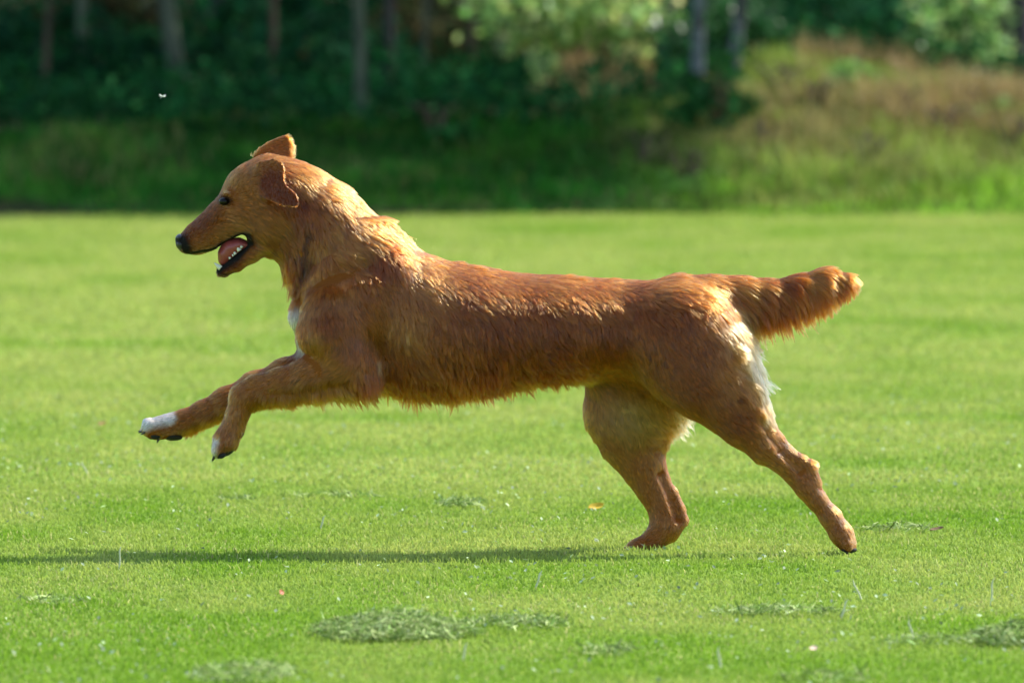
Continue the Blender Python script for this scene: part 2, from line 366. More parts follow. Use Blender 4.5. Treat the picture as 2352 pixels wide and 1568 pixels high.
# ------------------------------------------------------------------ the coat: direction, length, lift and colour, by place on the dog
GOLD = (.195, .042, .0050); LIGHT = (.285, .083, .0135); RED = (.155, .0275, .0034); CREAM = (.44, .225, .080); WHITE = (.56, .44, .32); FACE = (.285, .084, .0128); TOP_LIT = (.31, .086, .0135); DEEP = (.10, .024, .004); LEG = (.315, .096, .0155)  # golden topline colour is raised so the back reads as sunlit
CTRL = [  # x, y, flow dx, dy, length mm, lift, colour
    (425, 545, .8, -.5, 3, .05, RED), (460, 512, .8, -.6, 4, .08, RED), (480, 500, .75, -.6, 4, .08, RED), (450, 565, .9, .1, 4, .1, FACE), (500, 545, .9, .15, 5, .1, FACE), (515, 430, .6, -.8, 5, .08, FACE),
    (560, 385, .8, -.5, 6, .08, LIGHT), (620, 352, 1, -.1, 8, .12, LIGHT), (540, 490, .9, .2, 6, .08, FACE), (570, 500, .9, .35, 8, .1, FACE), (620, 520, .8, .55, 11, .15, FACE), (560, 440, .9, -.1, 6, .08, FACE),
    (580, 600, .9, .3, 6, .12, FACE), (530, 620, .9, -.3, 4, .1, RED), (625, 585, .75, .7, 16, .25, GOLD), (620, 420, .4, .9, 5, .04, RED), (650, 455, .45, .9, 5, .04, RED), (685, 465, .3, 1, 5, .04, RED), (640, 330, 1, -.3, 6, .1, LIGHT),
    (665, 340, .6, .8, 12, .2, LIGHT), (690, 390, .8, .5, 15, .14, TOP_LIT), (700, 430, .75, .65, 26, .22, LIGHT), (760, 425, .8, .5, 20, .14, TOP_LIT), (780, 480, .7, .7, 30, .2, LIGHT), (840, 470, .85, .5, 22, .15, TOP_LIT), (700, 520, .35, .95, 26, .2, GOLD), (670, 560, .4, .9, 24, .2, GOLD),
    (690, 600, .05, 1, 34, .22, DEEP), (660, 610, .15, 1, 34, .35, GOLD), (670, 650, -.05, 1, 36, .4, GOLD), (750, 560, .6, .8, 30, .2, LIGHT), (850, 540, .9, .4, 28, .2, LIGHT), (800, 600, .9, .3, 24, .2, LIGHT), (900, 570, .75, .65, 24, .2, RED), (870, 600, .3, .95, 20, .2, RED),  # DEEP: dark hair in the neck parting, carrying its shade
    (676, 720, .15, 1, 13, .1, GOLD), (684, 775, .3, 1, 13, .12, GOLD), (676, 745, .2, 1, 13, .1, GOLD), (710, 700, .15, 1, 12, .1, LIGHT), (780, 650, .1, 1, 12, .1, LIGHT), (730, 640, .1, 1, 14, .12, LIGHT), (750, 740, .35, .95, 10, .08, GOLD), (850, 690, .5, .85, 14, .12, GOLD), (825, 790, .3, 1, 12, .1, GOLD), (715, 770, .2, 1, 10, .1, LIGHT),
    (858, 835, .1, 1, 18, .2, GOLD), (780, 850, -.8, .5, 8, .1, LEG), (720, 845, -.9, .35, 7, .08, LEG), (640, 870, -.95, .3, 6, .08, LEG), (585, 885, -.9, .45, 6, .08, LEG), (560, 915, -.5, .85, 6, .08, LEG), (530, 975, -.35, .95, 6, .08, LEG), (505, 1025, -.3, .95, 4, .08, LEG), (490, 1020, -.3, .95, 4, .08, LEG), (530, 1020, -.2, 1, 5, .1, LEG),
    (555, 975, .5, .85, 14, .35, LEG), (600, 925, .1, 1, 12, .3, LIGHT), (660, 915, .3, .95, 19, .35, LIGHT), (730, 902, .5, .85, 24, .35, LIGHT), (790, 896, .6, .8, 30, .35, LIGHT), (840, 885, .5, .85, 28, .3, GOLD),
    (500, 930, -.9, .4, 6, .08, LEG), (440, 960, -.9, .35, 6, .08, LEG), (380, 965, -.95, .2, 4, .06, LEG), (350, 975, -.95, .2, 3, .06, LEG), (400, 970, -.95, .25, 4, .06, LEG), (450, 985, .1, 1, 14, .3, LIGHT), (500, 965, .1, 1, 12, .3, LIGHT),
    (920, 535, .85, .5, 24, .18, TOP_LIT), (1000, 592, .9, .4, 24, .18, TOP_LIT), (1100, 608, 1, .2, 20, .15, TOP_LIT), (1200, 618, 1, .2, 20, .15, TOP_LIT), (1300, 625, 1, .2, 22, .18, TOP_LIT), (1420, 638, 1, .2, 24, .2, TOP_LIT), (1520, 640, 1, .15, 26, .22, TOP_LIT),
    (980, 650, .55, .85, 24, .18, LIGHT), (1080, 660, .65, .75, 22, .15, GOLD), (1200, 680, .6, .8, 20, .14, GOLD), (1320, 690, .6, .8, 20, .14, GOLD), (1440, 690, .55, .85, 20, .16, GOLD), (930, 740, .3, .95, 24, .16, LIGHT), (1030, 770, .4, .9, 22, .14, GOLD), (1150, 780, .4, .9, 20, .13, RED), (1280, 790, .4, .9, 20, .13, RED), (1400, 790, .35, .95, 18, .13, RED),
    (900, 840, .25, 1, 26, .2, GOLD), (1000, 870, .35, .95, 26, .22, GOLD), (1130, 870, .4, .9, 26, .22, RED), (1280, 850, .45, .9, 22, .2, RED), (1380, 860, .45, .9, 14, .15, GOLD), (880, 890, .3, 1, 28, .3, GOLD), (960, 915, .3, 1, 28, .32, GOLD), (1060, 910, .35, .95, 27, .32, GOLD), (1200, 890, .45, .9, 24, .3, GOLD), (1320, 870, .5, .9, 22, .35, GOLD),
    (1560, 648, .9, .4, 26, .2, TOP_LIT), (1555, 685, .8, .6, 26, .2, GOLD), (1540, 730, .55, .85, 18, .15, GOLD), (1490, 810, .4, .9, 13, .12, GOLD), (1600, 800, .65, .75, 12, .1, GOLD), (1660, 740, .6, .8, 20, .2, LIGHT), (1700, 780, .6, .8, 32, .4, LIGHT), (1730, 850, .55, .85, 36, .45, LIGHT), (1740, 900, .5, .87, 30, .4, LIGHT), (1765, 960, .55, .85, 18, .25, LIGHT), (1690, 850, .6, .8, 16, .12, LIGHT), (1600, 890, .65, .75, 9, .08, GOLD), (1700, 960, .7, .7, 7, .08, GOLD),
    (1790, 1060, .7, .7, 6, .08, LEG), (1850, 1120, .55, .85, 6, .08, LEG), (1900, 1180, .5, .85, 6, .08, LEG), (1930, 1225, .4, .9, 4, .06, LEG), (1962, 1228, .5, .85, 6, .15, LEG), (1962, 1255, .3, .95, 1.2, .04, LEG), (1945, 1258, .3, .95, 1.2, .04, LEG),
    (1390, 940, .1, 1, 16, .2, LEG), (1450, 930, .35, .95, 18, .15, LEG), (1450, 980, .35, .95, 14, .12, LEG), (1520, 950, .5, .85, 16, .15, LEG), (1565, 955, .6, .8, 28, .35, LIGHT), (1400, 1030, .35, .95, 9, .1, LEG), (1475, 1060, .4, .9, 7, .08, LEG), (1530, 1150, .45, .9, 5, .07, LEG), (1570, 1200, -.2, 1, 4, .07, LEG), (1480, 1240, -.9, .4, 4, .07, LEG),
    (1620, 645, .95, .30, 30, .18, TOP_LIT), (1700, 648, .92, .38, 40, .22, TOP_LIT), (1660, 700, .6, .8, 34, .2, GOLD), (1620, 705, .6, .8, 24, .2, GOLD), (1790, 652, .88, .45, 36, .18, GOLD), (1740, 700, .45, .9, 56, .3, GOLD), (1800, 690, .5, .88, 56, .3, GOLD), (1860, 632, .9, .42, 32, .16, TOP_LIT), (1870, 672, .4, .92, 46, .2, GOLD), (1925, 625, .85, .5, 22, .14, TOP_LIT), (1940, 664, .3, .95, 28, .2, GOLD), (1962, 636, .75, .65, 24, .15, GOLD), (1960, 655, .35, .95, 24, .15, GOLD)]
FAR_ONLY = np.array([1.0 if (c[0], c[1]) in {(1390, 940), (1450, 930), (1450, 980), (1520, 950), (1565, 955), (1400, 1030)} else 0.0 for c in CTRL])
NEAR_ONLY = np.array([1.0 if (c[0], c[1]) in {(1600, 890), (1490, 810), (1700, 960)} else 0.0 for c in CTRL])
CT = np.array([c[:6] for c in CTRL], float); CC = np.array([c[6] for c in CTRL], float)

def coat_at(P):
    q = TOPX(P)
    out = np.zeros((len(P), 4)); colr = np.zeros((len(P), 3))
    for s in range(0, len(P), 20000):
        d2 = ((q[s:s + 20000, None, :] - CT[None, :, :2]) ** 2).sum(-1)
        yy = P[s:s + 20000, 1][:, None]
        fw = np.clip((yy + .01) / .045, 0, 1)
        d2 = d2 + 4e4 * (FAR_ONLY * (1 - fw) ** 2 + NEAR_ONLY * fw ** 2)
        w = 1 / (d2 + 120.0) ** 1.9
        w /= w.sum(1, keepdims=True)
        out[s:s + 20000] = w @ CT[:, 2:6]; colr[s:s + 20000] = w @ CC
    return q, out, colr
def cap2(q, a, b, r):
    a, b = np.array(a, float), np.array(b, float); e = b - a
    t = np.clip(((q - a) @ e) / max(e @ e, 1e-9), 0, 1)
    return np.clip(1.5 - np.linalg.norm(q - a - t[:, None] * e, axis=1) / r, 0, 1)
def skin_marks(q, P, c, far=False):
    """bare dark skin: lips, eye rims, and the dark wet neck parting with its shade painted in; returns colour and how bare the place is"""
    bare = np.zeros(len(q)); c = c.copy()
    wob = (vnoise(P, 90, 33) - .5) * .5
    def patchy(m): return np.clip(m + wob * np.clip(m * 4, 0, 1), 0, 1)
    far = P[:, 1] > .02; near = P[:, 1] < -.02
    def paint(c, m, colr):
        m = np.clip(m, 0, 1)[:, None]; return c * (1 - m) + np.array(colr) * m
    c = paint(c, patchy(cap2(q, (680, 728), (702, 800), 26) * np.clip((P[:, 1] + .085) / .02, 0, 1) * np.clip((.085 - P[:, 1]) / .02, 0, 1)), (.37, .30, .24))      # chest
    c = paint(c, patchy(cap2(q, (868, 822), (870, 842), 4.5) * .5 * near), CREAM)
    c = paint(c, patchy(cap2(q, (492, 1010), (487, 1050), 11) * near), WHITE)
    c = paint(c, patchy(cap2(q, (385, 955), (335, 966), 19) * 1.3 * far), (.50, .44, .38))
    c = paint(c, patchy(cap2(q, (1968, 1222), (1966, 1262), 12) * near) * .7, CREAM)
    back = cap2(q, (1690, 745), (1748, 850), 40) ** 1.5; back = np.maximum(back, cap2(q, (1752, 850), (1770, 950), 24) ** 1.5)
    c = paint(c, patchy(back * 1.1), CREAM); back2 = cap2(q, (1725, 790), (1760, 880), 22)
    c = paint(c, patchy(back2) * .6, (.52, .34, .18))
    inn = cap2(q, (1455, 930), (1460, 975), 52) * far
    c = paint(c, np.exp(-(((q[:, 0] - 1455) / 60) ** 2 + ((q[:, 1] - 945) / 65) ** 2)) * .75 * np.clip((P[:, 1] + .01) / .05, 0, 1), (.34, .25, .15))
    fz = cap2(q, (1575, 930), (1570, 985), 22) * far
    c = paint(c, fz, CREAM)
    parting_shade = np.maximum(cap2(q, (706, 520), (700, 590), 8), cap2(q, (700, 590), (682, 660), 9)) * (np.abs(P[:, 1]) > -.1)  # neck parting: fold shade painted over the wet fur
    c = c * (1 - .72 * np.clip(parting_shade, 0, 1))[:, None]
    headz = (q[:, 0] < 640) & (q[:, 1] < 660)
    lip = np.maximum.reduce([cap2(q, (430, 582), (487, 573), 4), cap2(q, (487, 573), (545, 538), 5), cap2(q, (545, 538), (570, 538), 6), cap2(q, (570, 538), (578, 560), 7), cap2(q, (574, 558), (545, 592), 9), cap2(q, (545, 590), (512, 612), 11), cap2(q, (512, 612), (502, 622), 9)])
    nose_dark = cap2(q, (418, 552), (428, 572), 14)
    chin = cap2(q, (500, 632), (530, 632), 5) * .7
    eye = np.clip(1.6 - np.sqrt(((q[:, 0] - 516) / 15) ** 2 + ((q[:, 1] - 461) / 10) ** 2), 0, 1)
    m = np.clip(np.maximum.reduce([lip, nose_dark, eye, chin]), 0, 1) * headz
    c = c * (1 - m[:, None]) + np.array([.012, .010, .010]) * m[:, None]
    return c, m

# ------------------------------------------------------------------ dog materials
def hair_mat(name, rough=.24, radial=.40, coat=0.0):
    m, nt, out = new_mat(name)
    at = nt.nodes.new('ShaderNodeAttribute'); at.attribute_name = 'col'
    h = nt.nodes.new('ShaderNodeBsdfHairPrincipled'); h.model = 'CHIANG'; h.parametrization = 'COLOR'
    h.inputs['Roughness'].default_value = rough; h.inputs['Radial Roughness'].default_value = radial; h.inputs['Coat'].default_value = coat
    h.inputs['IOR'].default_value = 1.42; h.inputs['Random Roughness'].default_value = .2
    nt.links.new(at.outputs['Color'], h.inputs['Color']); nt.links.new(h.outputs[0], out.inputs[0])
    return m
m, nt, out = new_mat('dog_skin')
at = nt.nodes.new('ShaderNodeAttribute'); at.attribute_name = 'col'
b = nt.nodes.new('ShaderNodeBsdfPrincipled'); b.inputs['Roughness'].default_value = .9; b.inputs['Specular IOR Level'].default_value = .1
nt.links.new(at.outputs['Color'], b.inputs['Base Color']); nt.links.new(b.outputs[0], out.inputs[0])
M_SKIN = m
M_HAIR = hair_mat('dog_hair')
M_NOSE = simple_mat('dog_nose', (.014, .013, .017), .38, .5, bump=.5, scale=900)
M_EYE = simple_mat('dog_eye', (.007, .004, .003), .30, .25)
M_TONGUE = simple_mat('dog_tongue', (.30, .055, .05), .35, .5, noise=.25, scale=300, sss=.2)
M_TOOTH = simple_mat('dog_tooth', (.72, .68, .55), .3, .5)
M_GUM = simple_mat('dog_gum', (.02, .014, .016), .3, .5)
M_PAD = simple_mat('dog_pad', (.018, .015, .014), .75, .3, noise=.4, scale=400, bump=.6)
M_CLAW = simple_mat('dog_claw', (.05, .04, .035), .4, .5)

# ------------------------------------------------------------------ dog
dog = empty('dog', (0, 0, 0))
tag(dog, 'golden brown long-haired dog bounding to the left across the lawn with its mouth open', 'dog')
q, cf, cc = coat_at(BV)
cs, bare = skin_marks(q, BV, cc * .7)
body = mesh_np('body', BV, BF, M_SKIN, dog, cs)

def region_of(P):
    d = {'leg0': np.minimum(near_fore.at(P) + .015, near_forearm.at(P)), 'leg1': np.minimum(far_fore.at(P) + .03, far_forearm.at(P)), 'leg2': np.minimum(near_hind.at(P), near_hock.at(P)), 'leg3': np.minimum(far_hind.at(P), far_hock.at(P)),
         'tail': tail.at(P) + .002, 'head': np.minimum.reduce([skull.at(P), cheek.at(P), muzzle.at(P), jaw.at(P)]), 'trunk': np.minimum(np.minimum(neck.at(P), throat.at(P)), torso_fn(P[:, 0], P[:, 1], P[:, 2])),
         'ear0': ear_near(P[:, 0], P[:, 1], P[:, 2]) - .0015, 'ear1': ear_far(P[:, 0], P[:, 1], P[:, 2]) - .0015}
    names = list(d); return np.array(names), np.argmin(np.stack([d[k] for k in names], 1), 1)

PADS = []   # (centre, radius) where no hair grows
def ellipsoid(name, c, r, mat, parent, rot=None, n=14, noise=0.0):
    u = np.linspace(0, 2 * np.pi, 2 * n, endpoint=False); v = np.linspace(0, np.pi, n + 1)[1:-1]
    V = [np.array([0, 0, 1.0])] + [np.array([np.sin(b) * np.cos(a), np.sin(b) * np.sin(a), np.cos(b)]) for b in v for a in u] + [np.array([0, 0, -1.0])]
    V = np.array(V) * np.array(r)
    if noise: V *= (1 + noise * (vnoise(V, 120) - .5))[:, None]
    if rot is not None: V = V @ np.array(rot.to_matrix()).T
    m2 = 2 * n; Fc = []
    for i in range(m2): Fc.append((0, 1 + i, 1 + (i + 1) % m2, 1 + (i + 1) % m2))
    for j in range(len(v) - 1):
        for i in range(m2):
            a = 1 + j * m2 + i; b2 = 1 + j * m2 + (i + 1) % m2
            Fc.append((a, a + m2, b2 + m2, b2))
    L = len(V) - 1
    o = None
    me = bpy.data.meshes.new(name)
    me.from_pydata([tuple(x) for x in V + np.array(c)], [], [tuple(dict.fromkeys(f)) for f in Fc] + [(L, 1 + (len(v) - 1) * m2 + (i + 1) % m2, 1 + (len(v) - 1) * m2 + i) for i in range(m2)])
    me.polygons.foreach_set('use_smooth', [True] * len(me.polygons)); me.materials.append(mat)
    o = bpy.data.objects.new(name, me); COL.objects.link(o); o.parent = parent
    return o
def roty(deg): return Quaternion((0, 1, 0), math.radians(deg))

def cone(name, base, tip, r, mat, parent, bend=(0, 0, 0), n=10):
    base, tip = np.array(base), np.array(tip); ax = norm(tip - base); s1 = norm(np.cross(ax, [0.3, 1, 0.2])); s2 = np.cross(ax, s1)
    V = []; K = 6
    for k in range(K):
        t = k / K; c = base + (tip - base) * t + np.array(bend) * 4 * t * (1 - t); rr = r * (1 - t) ** .7
        for i in range(n): V.append(c + rr * (np.cos(2 * np.pi * i / n) * s1 + np.sin(2 * np.pi * i / n) * s2))
    V.append(tip); Fc = []
    for k in range(K - 1):
        for i in range(n): Fc.append((k * n + i, k * n + (i + 1) % n, (k + 1) * n + (i + 1) % n, (k + 1) * n + i))
    for i in range(n): Fc.append(((K - 1) * n + i, (K - 1) * n + (i + 1) % n, K * n))
    Fc.append(tuple(range(n))[::-1])
    me = bpy.data.meshes.new(name); me.from_pydata([tuple(v) for v in V], [], Fc)
    me.polygons.foreach_set('use_smooth', [True] * len(me.polygons)); me.materials.append(mat)
    o = bpy.data.objects.new(name, me); COL.objects.link(o); o.parent = parent
    return o

# eyes
for s in (-1, 1):
    c = PX(516.5, 461.5, 0) + [0, s * .0343, 0]
    ellipsoid('eye', c, (.0090, .0080, .0064), M_EYE, dog)
# nose with nostrils
def build_nose():
    c0 = PX(417, 554, 0); F = Field(c0 - .035, c0 + .035, .0011)
    Chain([(414, 548, 0, 11, .017), (421, 560, 0, 14, .018), (426, 572, 0, 8, .012)], 0, .01).put(F, .01)
    for s in (-1, 1):
        Chain([(409, 552, s * .011, 3.6, .0035), (419, 553, s * .019, 3.0, .004)], 0).put(F, .004, 's')
    V, Fq = F.mesh(2); return V, Fq
NV, NF = build_nose()
nn = vert_normals(NV, NF)
if np.mean(np.sum(nn * (NV - NV.mean(0)), 1)) < 0: NF = NF[:, ::-1]
mesh_np('nose', NV, NF, M_NOSE, dog)
# tongue
def build_tongue():
    c0 = PX(535, 575, 0); F = Field(c0 - [.06, .04, .05], c0 + [.05, .04, .05], .0016)
    Chain([(572, 562, 0, 8, .020), (549, 562, 0, 14, .022), (530, 570, 0, 19, .021), (517, 586, 0, 16, .017), (512, 600, 0, 9, .012)], 0, .01).put(F, .01)
    Chain([(560, 552, -.0, 2.5, .003), (528, 563, -.0, 2.5, .003), (505, 585, 0, 2.5, .003)], 0).put(F, .008, 's')
    return F.mesh(2)
TV, TF = build_tongue()
nn = vert_normals(TV, TF)
if np.mean(np.sum(nn * (TV - TV.mean(0)), 1)) < 0: TF = TF[:, ::-1]
mesh_np('tongue', TV, TF, M_TONGUE, dog)
# lower teeth, both sides
for s in (-1, 1):
    for (bx, by, tx, ty, r, y) in ((507, 616, 491, 603, .0048, .013), (529, 594, 523, 587, .0024, .017), (536, 588, 532, 582, .0020, .019), (541, 584, 535, 575, .0030, .020), (550, 576, 543, 564, .0042, .022), (556, 569, 551, 562, .0030, .023)):
        cone('tooth', PX(bx, by, s * y), PX(tx, ty, s * (y - .001)), r, M_TOOTH, dog)
    for (bx, by, tx, ty, r, y) in ((449, 573, 446, 588, .0038, .014),):
        cone('tooth', PX(bx, by, s * y), PX(bx + 2, by + 5, s * y), r, M_TOOTH, dog)
# pads and claws
def pad(px, py, y, r, rot=0):
    c = PX(px, py, y); ellipsoid('paw_pad', c, r, M_PAD, dog, roty(rot), 9, .25); PADS.append((c, max(r) * 1.15))
pad(521, 1036, -.080, (.0155, .015, .007), -25)
for y in (-.097, -.086, -.075, -.064): pad(505 if abs(y + .08) < .01 else 509, 1046, y, (.0075, .0052, .0048), -20)
pad(552, 992, -.079, (.007, .006, .010), 10)
pad(394, 1001, .077, (.017, .017, .0075), 8)
for y, dx in ((.059, 8), (.071, 0), (.085, 0), (.097, 8)): pad(349 + dx, 1000, y, (.0095, .0055, .0062), 10)
pad(1952, 1252, -.083, (.008, .013, .009), 0); pad(1950, 1262, -.092, (.013, .013, .0055), 0)
for (px, py, y, tx, ty) in ((493, 1046, -.097, 487, 1056), (492, 1049, -.086, 486, 1059), (493, 1049, -.074, 488, 1059), (333, 993, .060, 322, 998), (327, 990, .072, 317, 994), (327, 988, .085, 316, 991),
                            (364, 1008, .066, 360, 1018), (1950, 1266, -.100, 1938, 1274), (1956, 1266, -.088, 1944, 1275), (1956, 1265, -.076, 1945, 1274)):
    cone('claw', PX(px, py, y), PX(tx, ty, y), .0026, M_CLAW, dog)

# ------------------------------------------------------------------ hair
def sample_body(n, dens):
    T = np.concatenate([BF[:, [0, 1, 2]], BF[:, [0, 2, 3]]])
    A = np.linalg.norm(np.cross(BV[T[:, 1]] - BV[T[:, 0]], BV[T[:, 2]] - BV[T[:, 0]]), axis=1) / 2
    w = A * dens[T].mean(1); w /= w.sum()
    i = rng.choice(len(T), n, p=w); u, v = rng.random(n), rng.random(n); m = u + v > 1; u[m], v[m] = 1 - u[m], 1 - v[m]
    a, b2, c = T[i].T; wa = (1 - u - v)[:, None]
    P = BV[a] * wa + BV[b2] * u[:, None] + BV[c] * v[:, None]
    N = norm(BN[a] * wa + BN[b2] * u[:, None] + BN[c] * v[:, None])
    return P, N

def grow(n_hair, n_clump, K=6):
    q0, cf0, _ = coat_at(BV)
    dens = np.clip(2.3 - cf0[:, 2] / 18, .8, 2.3)
    P, N = sample_body(n_hair + n_clump, dens)
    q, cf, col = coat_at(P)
    on_ear = ear_near(P[:, 0], P[:, 1], P[:, 2]) < .0025
    eb = np.clip((q[:, 0] - 588) / 60, 0, 1) * np.clip((q[:, 1] - 362) / 45, 0, 1) * .8 * (on_ear | ((poly_sdf(q[:, 0], q[:, 1], EAR) < 0) & (P[:, 1] < -.03)))
    col = col * (1 - eb[:, None]) + eb[:, None] * np.array((.125, .029, .0045))  # red-brown ear, darkened further for its shaded, downward side
    lit_rim = np.clip(1.4 - np.abs(poly_sdf(q[:, 0], q[:, 1], EAR)) / 3.5, 0, 1) * on_ear * (q[:, 0] > 645)  # pale rear edge: sunlight on the ear put into the hair colour
    col = col * (1 - lit_rim[:, None]) + np.array((.42, .17, .05)) * lit_rim[:, None]
    cf[on_ear, 2] = 3.5
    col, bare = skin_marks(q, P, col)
    keep = rng.random(len(P)) > bare * .97
    for c, r in PADS: keep &= np.linalg.norm(P - c, axis=1) > r
    # inside of the mouth stays bare
    keep &= ~((poly_sdf(q[:, 0], q[:, 1], [(500, 570), (530, 548), (556, 538), (574, 545), (570, 565), (545, 594), (508, 612), (494, 605)]) < 2) & (np.abs(P[:, 1]) < .035))
    P, N, q, cf, col = P[keep], N[keep], q[keep], cf[keep], col[keep]
    n = len(P)
    flow = np.stack([cf[:, 0], 0 * cf[:, 0], -cf[:, 1]], 1)
    # jitter of the flow, coherent over a few cm (wet, tousled coat)
    ang = (vnoise(P, 38, 3) - .5) * 1.1 * np.clip(cf[:, 2] / 24, .1, 1.2) + (vnoise(P, 110, 5) - .5) * .9 * np.clip(cf[:, 2] / 24, .2, 1.0) + rng.normal(0, .10, n)
    ang *= np.where((q[:, 0] > 1620) & (q[:, 1] < 790), .45, 1)
    ca, sa = np.cos(ang), np.sin(ang)
    flow = np.stack([flow[:, 0] * ca - flow[:, 2] * sa, flow[:, 1], flow[:, 0] * sa + flow[:, 2] * ca], 1)
    fn_ = (flow * N).sum(1, keepdims=True); lf = np.clip((cf[:, 2:3] - 12) / 18, 0, 1)
    tan = norm(flow - fn_ * N * np.where(fn_ > 0, 1 - .85 * lf, 1.0) + N * .05)
    cf[:, 2] = np.where(cf[:, 2] < 14, cf[:, 2] * 1.25 + 1.8, cf[:, 2])
    tl = np.clip((q[:, 0] - 1600) / 60, 0, 1) * (q[:, 1] < 790)
    L = cf[:, 2] * .001 * rng.uniform(.65, 1.15, n) * (0.8 + .5 * vnoise(P, 60, 8) * (1 - tl) + .25 * tl)
    outw = np.clip(((flow / np.maximum(np.linalg.norm(flow, axis=1, keepdims=True), 1e-6)) * N).sum(1) - .25, 0, .5) / .5 * np.clip((cf[:, 2] - 14) / 10, 0, 1)
    outw *= np.where((q[:, 0] > 1590) & (q[:, 1] < 790), .25, 1)
    L = L * (1 - outw * (1 - (.30 + .95 * rng.random(n) ** 2.0)))
    lift = cf[:, 3] * rng.uniform(.5, 1.6, n)
    longf = np.clip((cf[:, 2] - 14) / 20, 0, 1)
    lift = lift * (.42 + .31 * longf) + .22 * np.clip(1 - cf[:, 2] / 14, 0, 1)
    pts = np.zeros((n, K, 3)); pts[:, 0] = P - N * .0004
    phase = vnoise(P, 55, 9) * np.where((q[:, 0] > 1620) & (q[:, 1] < 790), 4, 25); grav = np.array([.05, 0, -1.0])
    side = norm(np.cross(tan, N))
    for k in range(1, K):
        t = (k - .5) / (K - 1)
        d = tan + N * (lift * (1.3 - 1.5 * t))[:, None] + grav * (longf * .55 * t)[:, None] + side * (np.sin(phase + t * 6.5) * .32 * longf * np.where(q[:, 0] > 1600, .35, 1))[:, None]
        pts[:, k] = pts[:, k - 1] + norm(d) * (L / (K - 1))[:, None]
    # clumping towards leading hairs
    ci = rng.permutation(n)[:n_clump]
    kd = KDTree(len(ci))
    for j, i in enumerate(ci): kd.insert(P[i], j)
    kd.balance()
    near = np.array([kd.find(p)[1] for p in P]); lead = ci[near]
    amt = np.clip(longf * .45 + .50, 0, .86) * rng.uniform(.5, 1.2, n)
    # the leader's path, scaled to the follower's length
    for k in range(1, K):
        t = k / (K - 1)
        w = (amt * t ** 1.1)[:, None]
        pts[:, k] = pts[:, k] * (1 - w) + (pts[lead, k]) * w
    tint = rng.normal(0, .29, n_clump)[near] * (1.15 - .15 * longf) + rng.normal(0, .12, n)
    warm = rng.normal(0, .06, n_clump)[near]
    patch = (vnoise(P, 14, 12) - .5) * .30
    col = col * np.exp(tint + patch)[:, None] * np.exp(warm[:, None] * np.array([0.3, 0, -1.2]))
    return pts, np.clip(col, .004, .9), P, cf

def hair_object(name, pts, col, cf, parent, r0=.00032):
    n, K, _ = pts.shape
    hc = bpy.data.hair_curves.new(name)
    hc.add_curves([K] * n)
    hc.attributes['position'].data.foreach_set('vector', pts.astype(np.float32).ravel())
    ra = hc.attributes.get('radius') or hc.attributes.new('radius', 'FLOAT', 'POINT')
    prof = np.array([1.0, 1.0, .95, .8, .55, .2])[None, :K] if K == 6 else np.linspace(1, .2, K)[None]
    thick = np.clip(.65 + cf[:, 2] / 50, .65, 1.4)[:, None]
    ra.data.foreach_set('value', (r0 * prof * thick).astype(np.float32).ravel())
    ca = hc.attributes.new('col', 'FLOAT_COLOR', 'CURVE')
    c4 = np.ones((n, 4), np.float32); c4[:, :3] = col; ca.data.foreach_set('color', c4.ravel())
    hc.materials.append(M_HAIR)
    o = bpy.data.objects.new(name, hc); COL.objects.link(o); o.parent = parent
    return o
N_HAIR, N_CLUMP = 500000, 46000
pts, hcol, HP, hcf = grow(N_HAIR, N_CLUMP)
rn, ri = region_of(HP)
for k, nm in enumerate(rn):
    m_ = ri == k
    if not m_.any(): continue
    name = {'leg': 'leg_fur', 'tai': 'tail_fur', 'hea': 'head_fur', 'tru': 'trunk_fur', 'ear': 'ear_fur'}[nm[:3]]
    hair_object(name, pts[m_], hcol[m_], hcf[m_], dog)
del pts, hcol

# ------------------------------------------------------------------ ground: mown lawn, rough bank, wood floor
EDGE = 20.0
def edge_y(x): return EDGE + .10 * np.sin(np.asarray(x) * 1.3 + .4) + .06 * np.sin(np.asarray(x) * 4.1)
def ground_z(x, y):
    x = np.asarray(x, float); y = np.asarray(y, float)
    s = np.maximum(y - edge_y(x), 0)
    top = np.interp(x, [-3, .1, .5, .9, 1.3, 1.8, 2.6], [1.0, 1.15, 1.35, 2.1, 1.8, 1.25, 1.1])
    z = .235 * np.minimum(s, top) + .045 * np.maximum(s - top, 0)
    bump = .6 * (vnoise(np.stack([x.ravel(), y.ravel()], 1), 1.6, 4).reshape(x.shape) - .5) * .10 + (vnoise(np.stack([x.ravel(), y.ravel()], 1), 5, 6).reshape(x.shape) - .5) * .03
    return z + bump * np.clip(s * 1.5, 0, 1)
def at_depth(px, y):
    """x, y, z of the ground under picture column px at depth y"""
    x = float(PX(px, 700, y)[0]); return np.array([x, y, float(ground_z(np.array([x]), np.array([y]))[0])])

